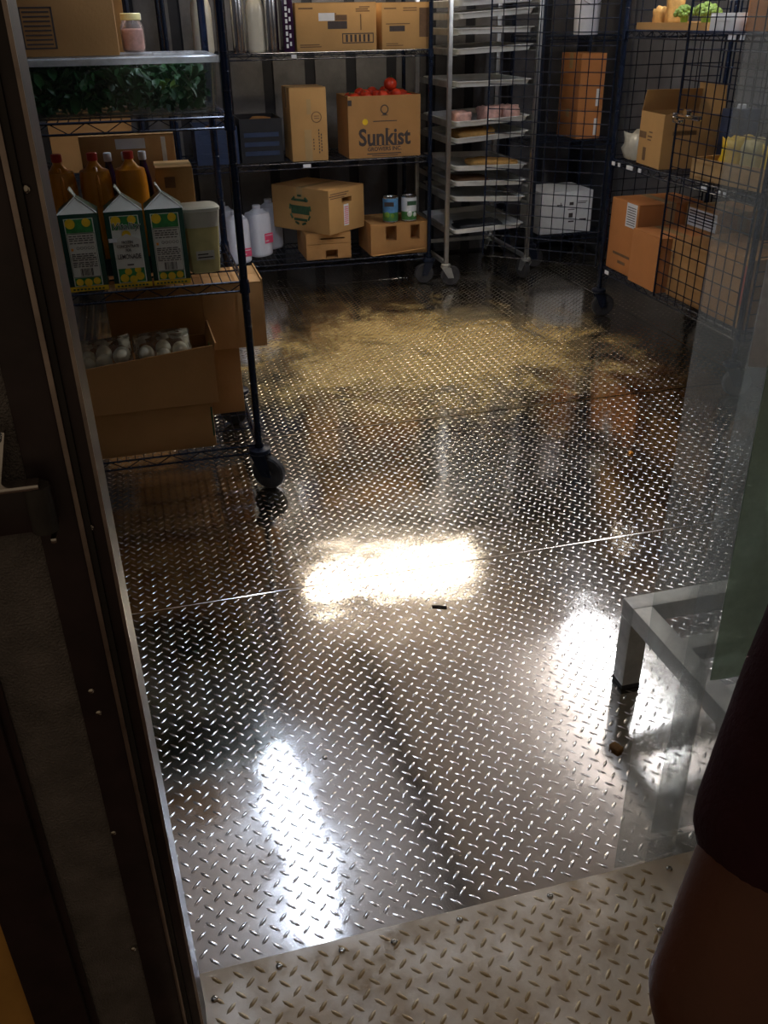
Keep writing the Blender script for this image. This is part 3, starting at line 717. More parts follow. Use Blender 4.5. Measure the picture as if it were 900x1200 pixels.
text('GROWERS INC.', .030, 'ink', sk, (-.002,-.1505,.046), bold=.0008, name='lettering')
marks([(-.11,.10,.018,.024),(-.08,.08,.008,.012),(-.07,.075,.196,.201)], 'ink', sk, -.15)
em = MB(); em.tube([(.0+.022*math.cos(2*PI*i/18), -.1504, .262+.022*math.sin(2*PI*i/18)) for i in range(18)], .003, 5, True); em.box(-.012,.012,-.1508,-.15,.232,.238).box(-.02,.02,-.1508,-.15,.228,.231)
em.build('emblem', 'ink', sk)
MB().cyl((-.118,-.1504,.197),(-.118,-.1502,.197),.017,16).build('hand_hole', 'yellow', sk); marks([(-.2195,-.196,.285,.315)], 'ink', sk, -.15, 'corner_mark')
rt = random.Random(3)
tom = MB().ball((0,0,.032), .036, 16, 10, (1,1,.9)).build('tomato', 'tomato', None, True)
cal = MB()
for k in range(5): cal.add([(0,0,.066),(.016*math.cos(k*1.257),.016*math.sin(k*1.257),.0655),(.008*math.cos(k*1.257+.6),.008*math.sin(k*1.257+.6),.067)],[(0,1,2)])
cal.cyl((0,0,.064),(.002,0,.074),.002,6); cal.build('calyx', 'stem_green', tom)
pos = [(1.525,5.60,Z+.352)]
for i in range(5):
    for j in range(3): pos.append((1.305+i*.079+rt.uniform(-.002,.002), 5.545+j*.085+rt.uniform(-.003,.003), Z+.275+rt.uniform(0,.04)))
for i, p in enumerate(pos):
    o = tom if i == 0 else copy_tree(tom)
    o.location = p; o.rotation_euler = (rt.uniform(-.5,.5), rt.uniform(-.5,.5), rt.uniform(0,6)); sz_ = 1.1 if i == 0 else rt.uniform(.90,.98); o.scale = (sz_,)*3
    tag(o, 'single red tomato sitting on top of the heap in the box' if i == 0 else 'red tomato in the heap inside the printed cardboard box', 'tomato', 'tomatoes in the cardboard box')
op = box(1.255, 1.67, 5.50, 5.76, Z+.006, Z+.262).build('packing_tray', 'cardboard'); tag(op, 'brown packing layer under the tomatoes inside the box', 'packing')
for i, (x0, x1, h_) in enumerate(((.36,.60,.20),(.615,.86,.235))):
    b = open_box('plastic_crate', ('low' if i == 0 else 'taller')+' dark crate on the middle back shelf beside the upright box', x0, x1, 5.52, 5.86, Z, Z+h_, 'crate_black' if i else 'crate_blue', th=.008, cat='crate')
    for zz in (.05, .10, .15): box(-.10, .10, -.174, -.170, zz-.012, zz+.012).build('slot_band', 'crate_blue', b)
    lump('packed_goods', 'cardboard', ('dark brown goods inside the '+('low' if i == 0 else 'taller')+' dark crate'), 'goods', ((x0+x1)/2, 5.69, Z+.01), .2, .28, h_-.02, 0, 50+i)

# --- back rack, lower shelf
Z = BS[0]
cols_ = [(.55,5.60,'label_pink',0.0), (.70,5.74,'label_pink',.2), (.800,5.925,None,.1), (.375,5.72,None,-.1), (.50,5.90,None,.1)]
ml = ['white plastic milk jug with red label at the front of the lower shelf', 'white plastic milk jug with pink label behind the first one', 'plain white milk jug nearest the big cardboard box', 'plain white milk jug at the left end of the lower shelf', 'plain white milk jug behind the labelled jugs', 'plain white milk jug hidden behind the small box']
for i, (x, y, lb, rz) in enumerate(cols_):
    jug('milk_jug', ml[i], x, y, Z, .146, .305, 'milk', 'milk', R(20)+rz, (-.01,.055,.04+.04*(i == 1),.09+.05*(i == 1),lb) if lb else None, 'milk jugs on the lower back shelf', 'milk jug', full=.14)
b = carton('cardboard_box', 'small cardboard box with hand slot under the big tilted-out box', .955, 1.236, 5.48, 5.80, Z, Z+.158, 'cardboard')
cut(part_of(b, 'body'), (-.02,.055,-.2,-.09,.006,.055), (-.13,.13,-.2,-.156,.092,.095), (-.05,.10,-.2,-.10,.120,.128))
c_ = Vector((1.09, 5.40)); ra = math.atan2(.236, .315); ex = Vector((math.cos(ra), math.sin(ra))); ey = Vector((-ex.y, ex.x))
cc = c_ + ex*.165 + ey*.235
bb = carton('cardboard_box', 'big cardboard box set cornerwise with green stamp and hand hole', 0, .33, 0, .47, 0, .255, 'cardboard_light', ra, center=(cc.x, cc.y, Z+.1595), tape=True)
cut(part_of(bb, 'body'), (-.045,.045,-.3,-.15,.170,.200))
marks([(-.16,.0,.215,.222),(-.15,.02,.228,.234),(-.15,-.02,.203,.208)], 'ink_soft', bb, -.235)
marks([(-.03,.015,.035,.16)], 'paper', bb, -.235, 'label'); marks([(-.024,.010,.045+.012*i,.050+.012*i) for i in range(9)], 'label_pink', bb, -.2358, 'label_print')
gs = MB(); n_ = 9
for k in range(n_):
    a0 = 2*PI*k/n_
    gs.tube([(-.1654, .0+.085*math.cos(a0+ .35*j), .125+.085*math.sin(a0+.35*j)) for j in range(2)], .007, 5)
gs.box(-.1658,-.165,-.075,.075,.10,.15).box(-.1658,-.165,-.055,.055,.06,.075).box(-.1658,-.165,-.055,.055,.175,.19)
gs.build('green_stamp', 'ink_green', bb)
cs = open_box('can_case', 'cardboard can case with two cut-out windows and torn lower flap', 1.362, 1.735, 5.47, 5.80, Z, Z+.19, 'cardboard')
for x0_, x1_ in ((-.09,-.02),(.07,.13)): cut(part_of(cs, 'front_wall'), (x0_, x1_, -.2, -.1, .085, .175))
MB().hexa([(-.186,-.166,.004),(.160,-.166,.004),(.160,-.164,.004),(-.186,-.164,.004)], [(-.186,-.20,.006),(.160,-.188,.03),(.160,-.184,.034),(-.186,-.196,.010)]).build('torn_flap', 'cardboard_light', cs)
tr_ = box(1.37, 1.727, 5.478, 5.792, Z+.006, Z+.186).build('packing_tray', 'cardboard'); [cut(tr_, (x0_, x1_, 5.4, 5.56, Z+.085, Z+.175)) for x0_, x1_ in ((1.4585,1.5285),(1.6185,1.6785))]
tag(tr_, 'brown inner tray filling the can case under the cans', 'packing')
for i, x in enumerate((1.508, 1.628)):
    t = thing('food_can', ('blue and green' if i == 0 else 'pale and green')+' printed food can on top of the can case', 'can', (x, 5.54, Z+.1865), R(-25+30*i), 'cans on the can case')
    MB().lathe([(.046,0),(.049,.002),(.049,.006),(.047,.008),(.047,.146),(.049,.148),(.049,.152),(.045,.152),(.044,.148)], 28).build('body', 'steel', t, True)
    MB().lathe([(.0475,.010),(.0477,.011),(.0477,.143),(.0475,.144)], 28).build('paper_label', 'can_blue' if i == 0 else 'paper', t, True)
    g_ = MB(); g_.lathe([(.0479,.012),(.0480,.013),(.0480,.060),(.0479,.062)], 28); g_.build('label_band', 'can_green', t, True)
    MB().ball((-.012,-.046,.05), .018, 10, 6, (1,.25,1)).ball((.018,-.044,.045), .014, 10, 6, (1,.25,1)).build('label_picture', 'leaf_bright' if i == 0 else 'carton_white', t, True)
    marks([(-.03,.03,.10,.125)], 'ink' if i == 0 else 'ink_green', t, -.0475, 'print')

# --- corner rack behind the open door
b = carton('storage_box', 'white cardboard box with dark print behind the open cage door', 2.575, 2.95, 5.66, 6.0, .20, .47, 'paper', tape=False)
marks([(-.07,-.03,.18,.187),(-.045,-.04,.17,.2),(.02,.05,.18,.20),(.01,.06,.15,.155),(.02,.05,.10,.13),(.08,.14,.19,.195),(.08,.15,.20,.204),(.10,.15,.08,.09),(.02,.06,.07,.08)], 'ink', b, -.17)
for i in range(2):
    b = carton('cardboard_box', ('upper' if i else 'lower')+' orange-brown box of the two stacked behind the cage door', 2.785, 2.955, 5.66, 5.95, .79+.172*i, .79+.172*(i+1)-.001+(.15 if i else 0), 'cardboard_red')
    marks([(.035,.06,.02,.12)], 'paper', b, -.145, 'label')
t = thing('white_bucket', 'white plastic bucket on the corner rack above the orange-brown boxes', 'bucket', (2.835, 5.74, 1.385))
MB().lathe([(.072,0),(.075,.004),(.082,.26),(.086,.262),(.086,.275),(.082,.277)], 28).build('body', 'milk', t, True); MB().lathe([(.087,.270),(.088,.285),(.08,.29)], 28).build('lid', 'cap_white', t, True)
MB().tube([(.086*math.cos(a_), -.086*math.sin(a_), .25-.09*math.sin(a_)) for a_ in [PI*i/14 for i in range(15)]], .002, 6).build('handle', 'steel', t, True)

# --- back-left corner rack, mostly hidden
for i, (x0, x1, k, h_, lb) in enumerate(((-.30,.06,1.338,.3,'cardboard box on the upper shelf of the back corner rack'), (-.42,.02,.768,.33,'cardboard box on the middle shelf of the back corner rack'), (-.36,.08,.192,.3,'cardboard box on the lower shelf of the back corner rack'))):
    carton('cardboard_box', lb, x0, x1, 5.5, 5.85, k, k+h_, 'cardboard')

# ------------------------------------------------------------------ left rack goods
Z = LS[2]
t = thing('food_box', 'clear plastic food storage box with frosted lid full of greens', 'food box', (-.045, 3.17, Z))
def rr_rings(specs, name, m, par, rad=.03):
    rs = [rr_ring(a, b_, z, rad) for a, b_, z in specs]; n_ = len(rs[0]); V = [p for r_ in rs for p in r_]; F = [tuple(reversed(range(n_)))]
    for i in range(len(rs)-1): F += [(i*n_+k, i*n_+(k+1) % n_, (i+1)*n_+(k+1) % n_, (i+1)*n_+k) for k in range(n_)]
    F.append(tuple(range((len(rs)-1)*n_, len(rs)*n_)))
    return MB().add(V, F).build(name, m, par, True)
rr_rings([(.305,.205,0),(.315,.215,.004),(.324,.224,.15),(.318,.218,.15),(.310,.210,.010),(.300,.2,.007)], 'body', 'box_clear', t)
lid = rr_rings([(.326,.226,.142),(.334,.234,.142),(.334,.234,.158),(.326,.226,.162),(.30,.2,.162),(.29,.19,.156)], 'lid', 'lid_frost', t)
box(.15, .27, -.06, .06, .1575, .164).build('lid_grip', 'lid_frost', lid, bevel=.003)
rg = random.Random(11)
def leaf_pile(name, m, n, x0, x1, y0, y1, z0, z1, label, ls=(.03,.055), kind='stuff'):
    b_ = MB()
    for _ in range(n):
        c = Vector((rg.uniform(x0,x1), rg.uniform(y0,y1), rg.uniform(z0,z1))); l = rg.uniform(*ls); w_ = l*rg.uniform(.4,.6)
        e = Euler((rg.uniform(-1.2,1.2), rg.uniform(-1.2,1.2), rg.uniform(0,6.3))).to_matrix()
        pts = [(-l/2,0,0),(-l*.15,-w_/2,.004),(l*.2,-w_*.42,.002),(l/2,0,-.006),(l*.2,w_*.42,.002),(-l*.15,w_/2,.004),(0,0,-.004)]
        P = [c + e @ Vector(p) for p in pts]
        P = [Vector((min(max(p.x,x0-.01),x1+.01), min(max(p.y,y0-.005),y1+.005), min(max(p.z,z0-.005),z1+.008))) for p in P]
        b_.add(P, [(6,0,1),(6,1,2),(6,2,3),(6,3,4),(6,4,5),(6,5,0)])
    o = b_.build(name, m, None, True, ang=80); return tag(o, label, 'greens', None, kind)
leaf_pile('salad_greens', 'leaf_dark', 1300, -.345, .245, 2.975, 3.36, Z+.016, Z+.125, 'dark green salad leaves filling the clear food box')
lf = leaf_pile('bright_leaf', 'leaf_bright', 6, .115, .16, 2.966, 2.972, Z+.078, Z+.098, 'single bright yellow-green leaf against the front of the food box', (.03,.04), None); lf['category'] = 'leaf'
b = carton('cardboard_box', 'cardboard box with barcode panel standing on the food box lid', -.30, .008, 3.0, 3.33, Z+.1645, Z+.50, 'cardboard')
marks([(-.105,-.10,.02,.125),(-.02,-.015,.02,.125),(-.105,-.015,.02,.024),(-.105,-.015,.121,.125)] + [(-.096,-.024,.03+.0115*i,.034+.0115*i) for i in range(8)] + [(-.135,-.122,.07,.09)], 'ink', b, -.165, 'barcode_panel')
for i, (x, y, lb) in enumerate(((.058,3.335,'glass jar of pink pickles with white lid on the food box lid'), (.055,3.25,'round jar of peach-coloured pickles beside the cardboard box'))):
    t = thing('pickle_jar', lb, 'jar', (x, y, Z+.1645), 0, 'jars on the food box lid')
    MB().lathe([(.026,0),(.034,.004),(.036,.015),(.036,.07),(.030,.085),(.027,.09)], 24).build('glass', 'jar_clear', t, True)
    MB().lathe([(.030,.006),(.033,.012),(.033,.062),(.028,.066)], 20).build('contents', 'meat', t, True)
    MB().lathe([(.029,.088),(.031,.09),(.031,.106),(.029,.108)], 24).build('lid', 'cap_white' if i == 0 else 'tub_cream', t, True)

# gable-top cartons
Z = LS[1]
def gable(label, x, front):
    t = thing('juice_carton', label, 'carton', (x, 2.995, Z), 0, 'lemonade cartons on the wire shelf'); w_, d_, h, g_ = .058, .056, .235, .045
    m_ = MB(); m_.box(-w_, w_, -d_, d_, 0, h); m_.build('body', 'carton_green', t, bevel=.0015)
    # ridge runs front to back; the front triangle is tucked in
    yf = -d_*.45; rz_ = h+g_
    gv = [(-w_,-d_,h),(w_,-d_,h),(w_,d_,h),(-w_,d_,h),(0,yf,rz_),(0,-yf,rz_)]
    MB().add(gv, [(1,2,5,4),(3,0,4,5),(2,3,5)]).build('gable', 'carton_green', t)
    MB().add([gv[0], gv[1], gv[4]], [(0,1,2)]).build('gable_front', 'carton_label', t)
    MB().tube([(-w_,-d_,h),(0,yf-.002,rz_),(w_,-d_,h)], .0022, 6).build('fold_edge', 'carton_white', t, True)
    MB().hexa([(-.0018,yf,rz_-.002),(.0018,yf,rz_-.002),(.0018,-yf,rz_-.002),(-.0018,-yf,rz_-.002)], [(-.016,yf*1.25,rz_+.022),(-.012,yf*1.25,rz_+.022),(-.012,-yf*1.25,rz_+.022),(-.016,-yf*1.25,rz_+.022)]).build('top_seal', 'carton_white', t)
    marks([(-w_,w_,.001,.016)], 'yellow', t, -d_, 'bottom_band'); marks([(-.05+.011*i,-.043+.011*i,.005,.010) for i in range(9)], 'ink_green', t, -d_-.0007, 'band_print')
    marks([(-.043,.043,.017,.222)], 'carton_white', t, -d_, 'front_panel')
    def fruit(cx, cz, r, m='yellow'):
        return MB().cyl((cx,-d_-.0007,cz),(cx,-d_-.0014,cz),r,14).build('lemon_print', m, t)
    marks([(-.040,.040,.180,.220)], 'leaf_print', t, -d_-.0004, 'leaf_print')
    for cx, cz, r in ((-.026,.207,.015),(.022,.209,.013)): fruit(cx, cz, r)
    if front:
        marks([(-.040,.040,.019,.062)], 'leaf_print', t, -d_-.0004, 'leaf_print')
        for cx, cz, r in ((-.024,.032,.013),(.003,.027,.012),(.024,.036,.013),(-.010,.052,.011),(.020,.056,.010)): fruit(cx, cz, r)
        MB().add([(-.040,-d_-.0016,.062),(.040,-d_-.0016,.062),(.040,-d_-.0016,.150),(.020,-d_-.0016,.158),(.0,-d_-.0016,.168),(-.020,-d_-.0016,.158),(-.040,-d_-.0016,.150)], [tuple(range(7))]).build('label_plaque', 'carton_label', t)
        fruit(-.0, .164, .014)
        text('Vitality', .030, 'carton_white', t, (0,-d_-.0019,.190), bold=.0010, shear=.3, name='lettering_outline')
        text('Vitality', .030, 'carton_green', t, (0,-d_-.0026,.190), bold=-.0001, shear=.3, name='brand_lettering')
        for s, z_, sz_ in (('FROZEN',.142,.0115),('CONCENTRATE',.130,.0116),('FOR',.118,.0110)): text(s, sz_, 'ink', t, (0,-d_-.0022,z_), bold=.0002, squeeze=.80)
        text('LEMONADE', .0205, 'ink', t, (0,-d_-.0022,.098), bold=.0003, squeeze=.66)
        marks([(-.010,.010,.071,.075)], 'ink', t, -d_-.0016, 'print')
        marks([(-.055,-.030,.144,.156)], 'paper', t, -d_-.0022, 'sticker')
    else:
        marks([(-.041,.041,.045,.178)], 'carton_label', t, -d_-.0008, 'side_panel')
        marks([(-.041,.041,.0445,.046),(-.041,.041,.177,.1785),(-.041,-.040,.045,.178),(.040,.041,.045,.178)], 'ink_green', t, -d_-.0014, 'panel_rule')
        rk = random.Random(int(x*1000)); rows_ = []
        for z_ in (.170,.163,.157,.149,.116,.110,.104,.098,.090,.084,.078):
            a_ = -.036
            while a_ < .032:
                l_ = rk.uniform(.006,.016); rows_.append((a_, min(a_+l_,.036), z_-.0013, z_+.0013)); a_ += l_+.003
        marks(rows_, 'ink', t, -d_-.0014, 'fine_print')
        marks([(-.018+.0032*i, -.018+.0032*i+rk.choice((.001,.0016,.0024)), .049, .072) for i in range(12)], 'ink', t, -d_-.0014, 'barcode')
        for i in range(5):
            MB().tube([(-.014+.011*i+.004*math.cos(2*PI*k/10), -d_-.0014, .134+.004*math.sin(2*PI*k/10)) for k in range(10)], .0007, 4, True).build('pictogram', 'ink', t)
        MB().box(-.035,-.028,-d_-.0016,-d_-.0008,.126,.134).build('pictogram', 'orange_print', t)
        marks([(-.040,.040,.019,.043)], 'leaf_print', t, -d_-.0004, 'leaf_print')
        for cx, cz, r in ((-.026,.030,.011),(.0,.028,.012),(.026,.031,.011)): fruit(cx, cz, r)
gable('green lemonade carton with fine print panel, furthest from the rack post', -.186, False)
gable('green lemonade carton with its LEMONADE front panel facing out', -.051, True)
gable('green lemonade carton with fine print panel beside the cream tub', .071, False)
# tub
t = thing('food_tub', 'cream square plastic tub with white lid beside the lemonade cartons', 'tub', (.185, 3.10, Z), R(6))
MB().lathe([(.044,0),(.050,.004),(.058,.150),(.058,.158)], 28, sq=5).build('body', 'tub_cream', t, True)
MB().lathe([(.0585,.150),(.060,.152),(.0635,.20),(.066,.202),(.066,.210),(.06,.213)], 28, sq=5).build('lid', 'tub_white', t, True)
marks([(-.03,.03,.045,.075)], 'tub_white', t, -.0535, 'label'); marks([(-.025,.025,.052,.056),(-.025,.01,.062,.066)], 'ink', t, -.0545, 'print')
# juice jugs in a low black tray
tb = open_box('low_tray', 'low black tray holding the juice jugs behind the lemonade cartons', -.31, .055, 3.115, 3.275, Z, Z+.055, 'crate_black', th=.004, cat='tray')
for i, (x, m_, lb) in enumerate(((-.012,'juice','orange juice jug with red cap above the LEMONADE carton'), (-.125,'juice','orange juice jug with red cap between the other two in the tray'), (-.235,'juice','orange juice jug with red cap at the tray end furthest from the rack post'))):
    jug('juice_jug', lb, x, 3.195, Z+.0045, .098, .372, m_, 'cap_red', R(-80) if i else R(100), None, 'juice jugs in the black tray', 'juice jug', full=.16)
b = carton('cardboard_box', 'narrow cardboard box with dark label behind the juice jugs', .068, .19, 3.23, 3.40, Z, Z+.315, 'cardboard_light')
marks([(-.035,.0,.25,.285)], 'ink_soft', b, -.085, 'label')
b = carton('cardboard_box', 'tall cardboard box with white tag at the back of the carton shelf', -.17, .15, 3.435, 3.515, Z, Z+.40, 'cardboard')
marks([(-.04,.06,.355,.388)], 'paper', b, -.04, 'label'); marks([(.115,.13,.24,.39)], 'paper', b, -.04, 'label_strip')
for i, x in enumerate((-.082, -.022, .034)):
    t = thing('grape_bottle', ['dark purple bottle with white cap behind the middle juice jug', 'dark purple bottle with white cap between two like it', 'dark purple bottle with white cap beside the narrow cardboard box'][i], 'bottle', (x, 3.405, Z), 0, 'purple bottles behind the juice jugs')
    MB().lathe([(.020,0),(.024,.006),(.0245,.22),(.022,.26),(.014,.30),(.011,.315),(.011,.325)], 20).build('body', 'purple', t, True)
    MB().lathe([(.0125,.322),(.0135,.325),(.0135,.347),(.012,.35)], 18).build('cap', 'cap_white', t, True)
# --- bottom shelf
Z = LS[0]
b = carton('cardboard_box', 'flat cardboard box at the bottom of the rack under the egg box', -.33, .150, 2.945, 3.20, Z, Z+.166, 'cardboard', tape=False)
marks([(.232,.2385,.04,.15)], 'ink_green', b, -.1275, 'green_edge')
eb = open_box('egg_box', 'open cardboard box holding two clear bags of peeled eggs', -.31, .172, 2.935, 3.205, Z+.1665, Z+.330, 'cardboard', R(1.0), flaps=(('r', .05, 14),))
MB().add([(-.241,-.1355,.155),(.241,-.1355,.155),(.241,-.1305,.155),(-.241,-.1305,.155),(.241,-.1355,.205),(.241,-.1305,.205),(-.241,-.1355,.160),(-.241,-.1305,.160)], [(0,1,4,6),(3,7,5,2),(6,4,5,7),(1,2,5,4),(0,6,7,3)]).build('slanted_flap', 'cardboard', eb)
cut(part_of(eb, 'front_wall'), (.06,.062,-.2,-.1335,.001,.2))
box(.236, .2415, -.12, .0, .13, .175).build('green_liner', 'leaf_bright', eb)
il = box(-.295, .160, 2.95, 3.19, Z+.172, Z+.290).build('packing_layer', 'cardboard'); tag(il, 'brown cardboard layer under the bags of eggs', 'packing')
egg = MB()
prof = [(max(1e-4, .0265*math.sin(PI*i/10)*(1-.10*math.cos(PI*i/10)*-1)), -.0285*math.cos(PI*i/10)) for i in range(11)]
egg = egg.lathe(prof, 18).build('peeled_egg', 'egg', None, True)
EP = [(-.045,2.985,.352), (.012,2.985,.336), (.068,2.985,.346), (-.045,3.05,.33), (.013,3.05,.345), (.068,3.05,.335), (-.128,2.985,.352), (-.184,2.985,.336), (-.238,2.985,.326), (-.128,3.05,.335), (-.185,3.05,.345), (-.238,3.05,.33)]
for i, (x, y, z) in enumerate(EP):
    o = egg if i == 0 else copy_tree(egg)
    o.location = (x, y, Z+z-.002); o.rotation_euler = (rt.uniform(-.5,.5), rt.uniform(-.4,.4), rt.uniform(0,6))
    tag(o, 'white peeled egg in the clear bag at the '+('post' if i < 6 else 'far')+' end of the open box', 'egg', 'peeled eggs in the '+('first' if i < 6 else 'second')+' clear bag')
def bag(label, x0, x1, y0, y1, z0, z1, tilt):
    rb = random.Random(int(x0*999)); n, k = 10, 6; V = []; F = []
    cx, cy = (x0+x1)/2, (y0+y1)/2
    for j in range(k+1):
        t_ = j/k; z = z0+(z1-z0)*t_; th = 1-.62*max(0, t_-.45)/.55
        for i in range(n*2):
            a = 2*PI*i/(n*2); q = (abs(math.cos(a))**4+abs(math.sin(a))**4)**-.25
            V.append((cx+(x1-x0)/2*q*math.cos(a)*(1+rb.uniform(-.03,.03)), cy+(y1-y0)/2*q*math.sin(a)*th*(1+rb.uniform(-.1,.1)), z+rb.uniform(-.004,.004)+tilt*math.cos(a)*t_))
    m_ = n*2
    for j in range(k): F += [(j*m_+i, j*m_+(i+1) % m_, (j+1)*m_+(i+1) % m_, (j+1)*m_+i) for i in range(m_)]
    F += [tuple(reversed(range(m_))), tuple(range(k*m_, (k+1)*m_))]
    return tag(MB().add(V, F).build('egg_bag', 'bag_clear', None, True, ang=80), label, 'bag', 'clear bags of eggs')
bag('clear plastic bag of eggs beside the flap of the open box', -.084, .104, 2.950, 3.085, Z+.292, Z+.405, .006)
bag('clear plastic bag of eggs at the far end of the open box', -.274, -.092, 2.950, 3.085, Z+.292, Z+.398, .010)
carton('cardboard_box', 'cardboard box on the bottom shelf behind the egg box', .165, .288, 3.235, 3.48, Z, Z+.258, 'cardboard')
carton('cardboard_box', 'hidden cardboard box under the long box behind the eggs', -.16, .145, 3.235, 3.48, Z, Z+.258, 'cardboard')
b = carton('cardboard_box', 'long cardboard box sticking out past the rack post', -.16, .388, 3.22, 3.47, Z+.2585, Z+.50, 'cardboard', tape=False)
MB().box(.274,.279,-.123,.123,.0,.25).build('end_flap', 'cardboard', b); cut(part_of(b, 'body'), (.055,.058,-.2,-.121,.001,.3))

# ------------------------------------------------------------------ cage goods (front faces towards the room)
def cbox(name, label, v0, v1, u0, u1, z0, z1, m='cardboard_red', rz=0.0, tape=True, cat='box'):
    """box whose printed front looks along -u: local x runs along -v"""
    t = carton(name, label, 0, v1-v0, 0, u1-u0, 0, z1-z0, m, -PI/2+rz, tape, None, cat, center=((u0+u1)/2, (v0+v1)/2, z0))
    return t
Z = CS[0]
b = cbox('cardboard_box', 'tall orange-brown box with white label on the lowest cage shelf', 4.165, 4.45, 2.435, 2.80, Z, Z+.365)
marks([(.02,.125,.245,.362)], 'paper', b, -.1825, 'label')
marks([(.03,.115,.34-.012*i,.344-.012*i) for i in range(8)], 'ink', b, -.1832, 'label_print')
marks([(-.08,.10,.085,.098),(-.02,.06,.045,.060)], 'ink_soft', b, -.1825)
b = cbox('cardboard_box', 'small orange box standing proud of the lowest cage shelf', 3.870, 4.150, 2.405, 2.68, Z, Z+.262)
b = cbox('cardboard_box', 'brown box with printed white label behind the small orange box', 3.875, 4.155, 2.70, 2.97, Z, Z+.36, 'cardboard')
marks([(-.12,.13,.265,.35)], 'paper', b, -.135, 'label'); marks([(-.11,.11,.335-.014*i,.341-.014*i) for i in range(5)], 'ink', b, -.1357, 'label_print')
b = cbox('cardboard_box', 'brown cardboard box behind the closed cage door', 3.56, 3.85, 2.45, 2.80, Z, Z+.27, 'cardboard')
b = cbox('cardboard_box', 'brown cardboard box at the near end of the lowest cage shelf', 3.23, 3.54, 2.45, 2.85, Z, Z+.30, 'cardboard')
marks([(.112,.138,.10,.27)], 'sticker_red', b, -.20, 'red_sticker'); marks([(.139,.146,.10,.27)], 'paper', b, -.20, 'label_edge')
Z = CS[1]
b = open_box('cardboard_box', 'open tan box with printed side on the middle cage shelf', 0, .265, 0, .30, 0, .24, 'cardboard_light', -PI/2+R(-6), flaps=(('b', .12, -5), ('l', .10, -20)))
b.location = (2.60, 4.155, Z)
marks([(-.128,-.05,.12,.150),(-.03,.02,.13,.137),(-.03,.01,.115,.121),(-.02,.02,.15,.156),(-.07,-.035,.02,.08)], 'ink_soft', b, -.15)
marks([(-.10,.02,.15,.17)], 'ink_soft', b, .1325, 'print', 'x')
lump('plastic_bag', 'bag_white', 'shiny white plastic bag beside the open tan box', 'bag', (2.535, 4.385, Z), .16, .155, .14, R(5), 71)
wc = open_box('wooden_crate', 'low wooden tray with yellow packs behind the closed cage door', 3.30, 3.78, 0, .42, 0, .09, 'wood', -PI/2+R(8), th=.012, cat='tray')
wc.location = (2.68, 3.56, Z)
for i, (dv, w_) in enumerate(((-.13,.12),(.02,.13),(.15,.10))):
    lump('yellow_pack', 'yellow' if i != 1 else 'tub_cream', ['yellow pack in the wooden tray beside the tan box', 'cream pack in the middle of the wooden tray', 'yellow pack at the near end of the wooden tray'][i], 'pack', (2.62, 3.56-dv, Z+.0125), .13, w_, .17, 0, 80+i)
t = thing('blue_carton', 'dark blue and white carton behind the cage door latch', 'carton', (2.74, 3.895, Z)); box(-.07,.07,-.045,.045,0,.27).build('body', 'crate_blue', t, bevel=.004); MB().lathe([(.02,.27),(.02,.285),(.017,.288)],14).build('cap','cap_white',t,True)
Z = CS[2]
tc_ = open_box('cardboard_tray', 'shallow cardboard tray on the upper cage shelf', 0, .60, 0, .40, 0, .03, 'cardboard_light', -PI/2, th=.005, cat='tray'); tc_.location = (2.66, 4.14, Z)
lump('bread_roll', 'bread', 'small tan bread loaf in the shallow tray', 'bread', (2.56, 4.398, Z+.0075), .060, .060, .09, R(20), 90, 'loaves in the shallow tray')
lump('bread_roll', 'bread', 'taller tan bread loaf beside the greens in the shallow tray', 'bread', (2.58, 4.306, Z+.0065), .082, .078, .15, R(-20), 91, 'loaves in the shallow tray')
def broccoli(x, y, z, s, label):
    t = thing('broccoli', label, 'broccoli', (x, y, z), 0, 'broccoli heads in the shallow tray'); rb = random.Random(int(y*1000)); m_ = MB()
    MB().cyl((0,0,0),(0,0,.05*s),.012*s,10,.02*s).build('stalk', 'leaf_bright', t, True)
    for _ in range(60):
        a, e = rb.uniform(0,6.28), rb.uniform(-.1,1.5); r = .042*s
        m_.ball((r*math.cos(a)*math.cos(e), r*math.sin(a)*math.cos(e), .055*s+.7*r*math.sin(e)), rb.uniform(.007,.013)*s, 7, 5)
    m_.build('florets', 'broccoli', t, True)
broccoli(2.56, 4.185, Z+.0055, 1.0, 'bright green broccoli head beside the tan loaf')
broccoli(2.60, 4.075, Z+.0055, 1.1, 'bright green broccoli head in the middle of the tray')
broccoli(2.56, 3.97, Z+.0055, .95, 'bright green broccoli head at the near end of the tray')
cbox('storage_box', 'small white box behind wire on the upper cage shelf', 3.62, 3.80, 2.45, 2.65, Z, Z+.065, 'paper', 0, False)
cbox('cardboard_box', 'red-brown box behind wire on the upper cage shelf', 3.38, 3.59, 2.48, 2.75, Z, Z+.14, 'cardboard_red')

# ------------------------------------------------------------------ dunnage rack
mat('dunnage_metal', (0.52, 0.49, 0.42), 0.5, 0.35, 0.2, 18, 0.05, 160)
t = thing('dunnage_rack', 'low welded aluminium floor rack partly behind the plastic strips', 'rack', (1.035, 1.56, 0))
T = .05; H_ = .252; LX, LY = .95, .52
box(-.025, LX, -.025, .025, H_-T, H_).build('side_rail', 'dunnage_metal', t, bevel=.003)
box(-.025, LX, -LY-.025, -LY+.025, H_-T, H_).build('side_rail', 'dunnage_metal', t, bevel=.003)
box(-.025, .025, -LY+.025, -.025, H_-T, H_).build('end_rail', 'dunnage_metal', t, bevel=.003)
box(LX-.05, LX, -LY+.025, -.025, H_-T, H_).build('end_rail', 'dunnage_metal', t, bevel=.003)
for y in (-.175, -.345): box(.025, LX-.05, y-.02, y+.02, H_-T+.008, H_-.002).build('slat', 'dunnage_metal', t, bevel=.003)
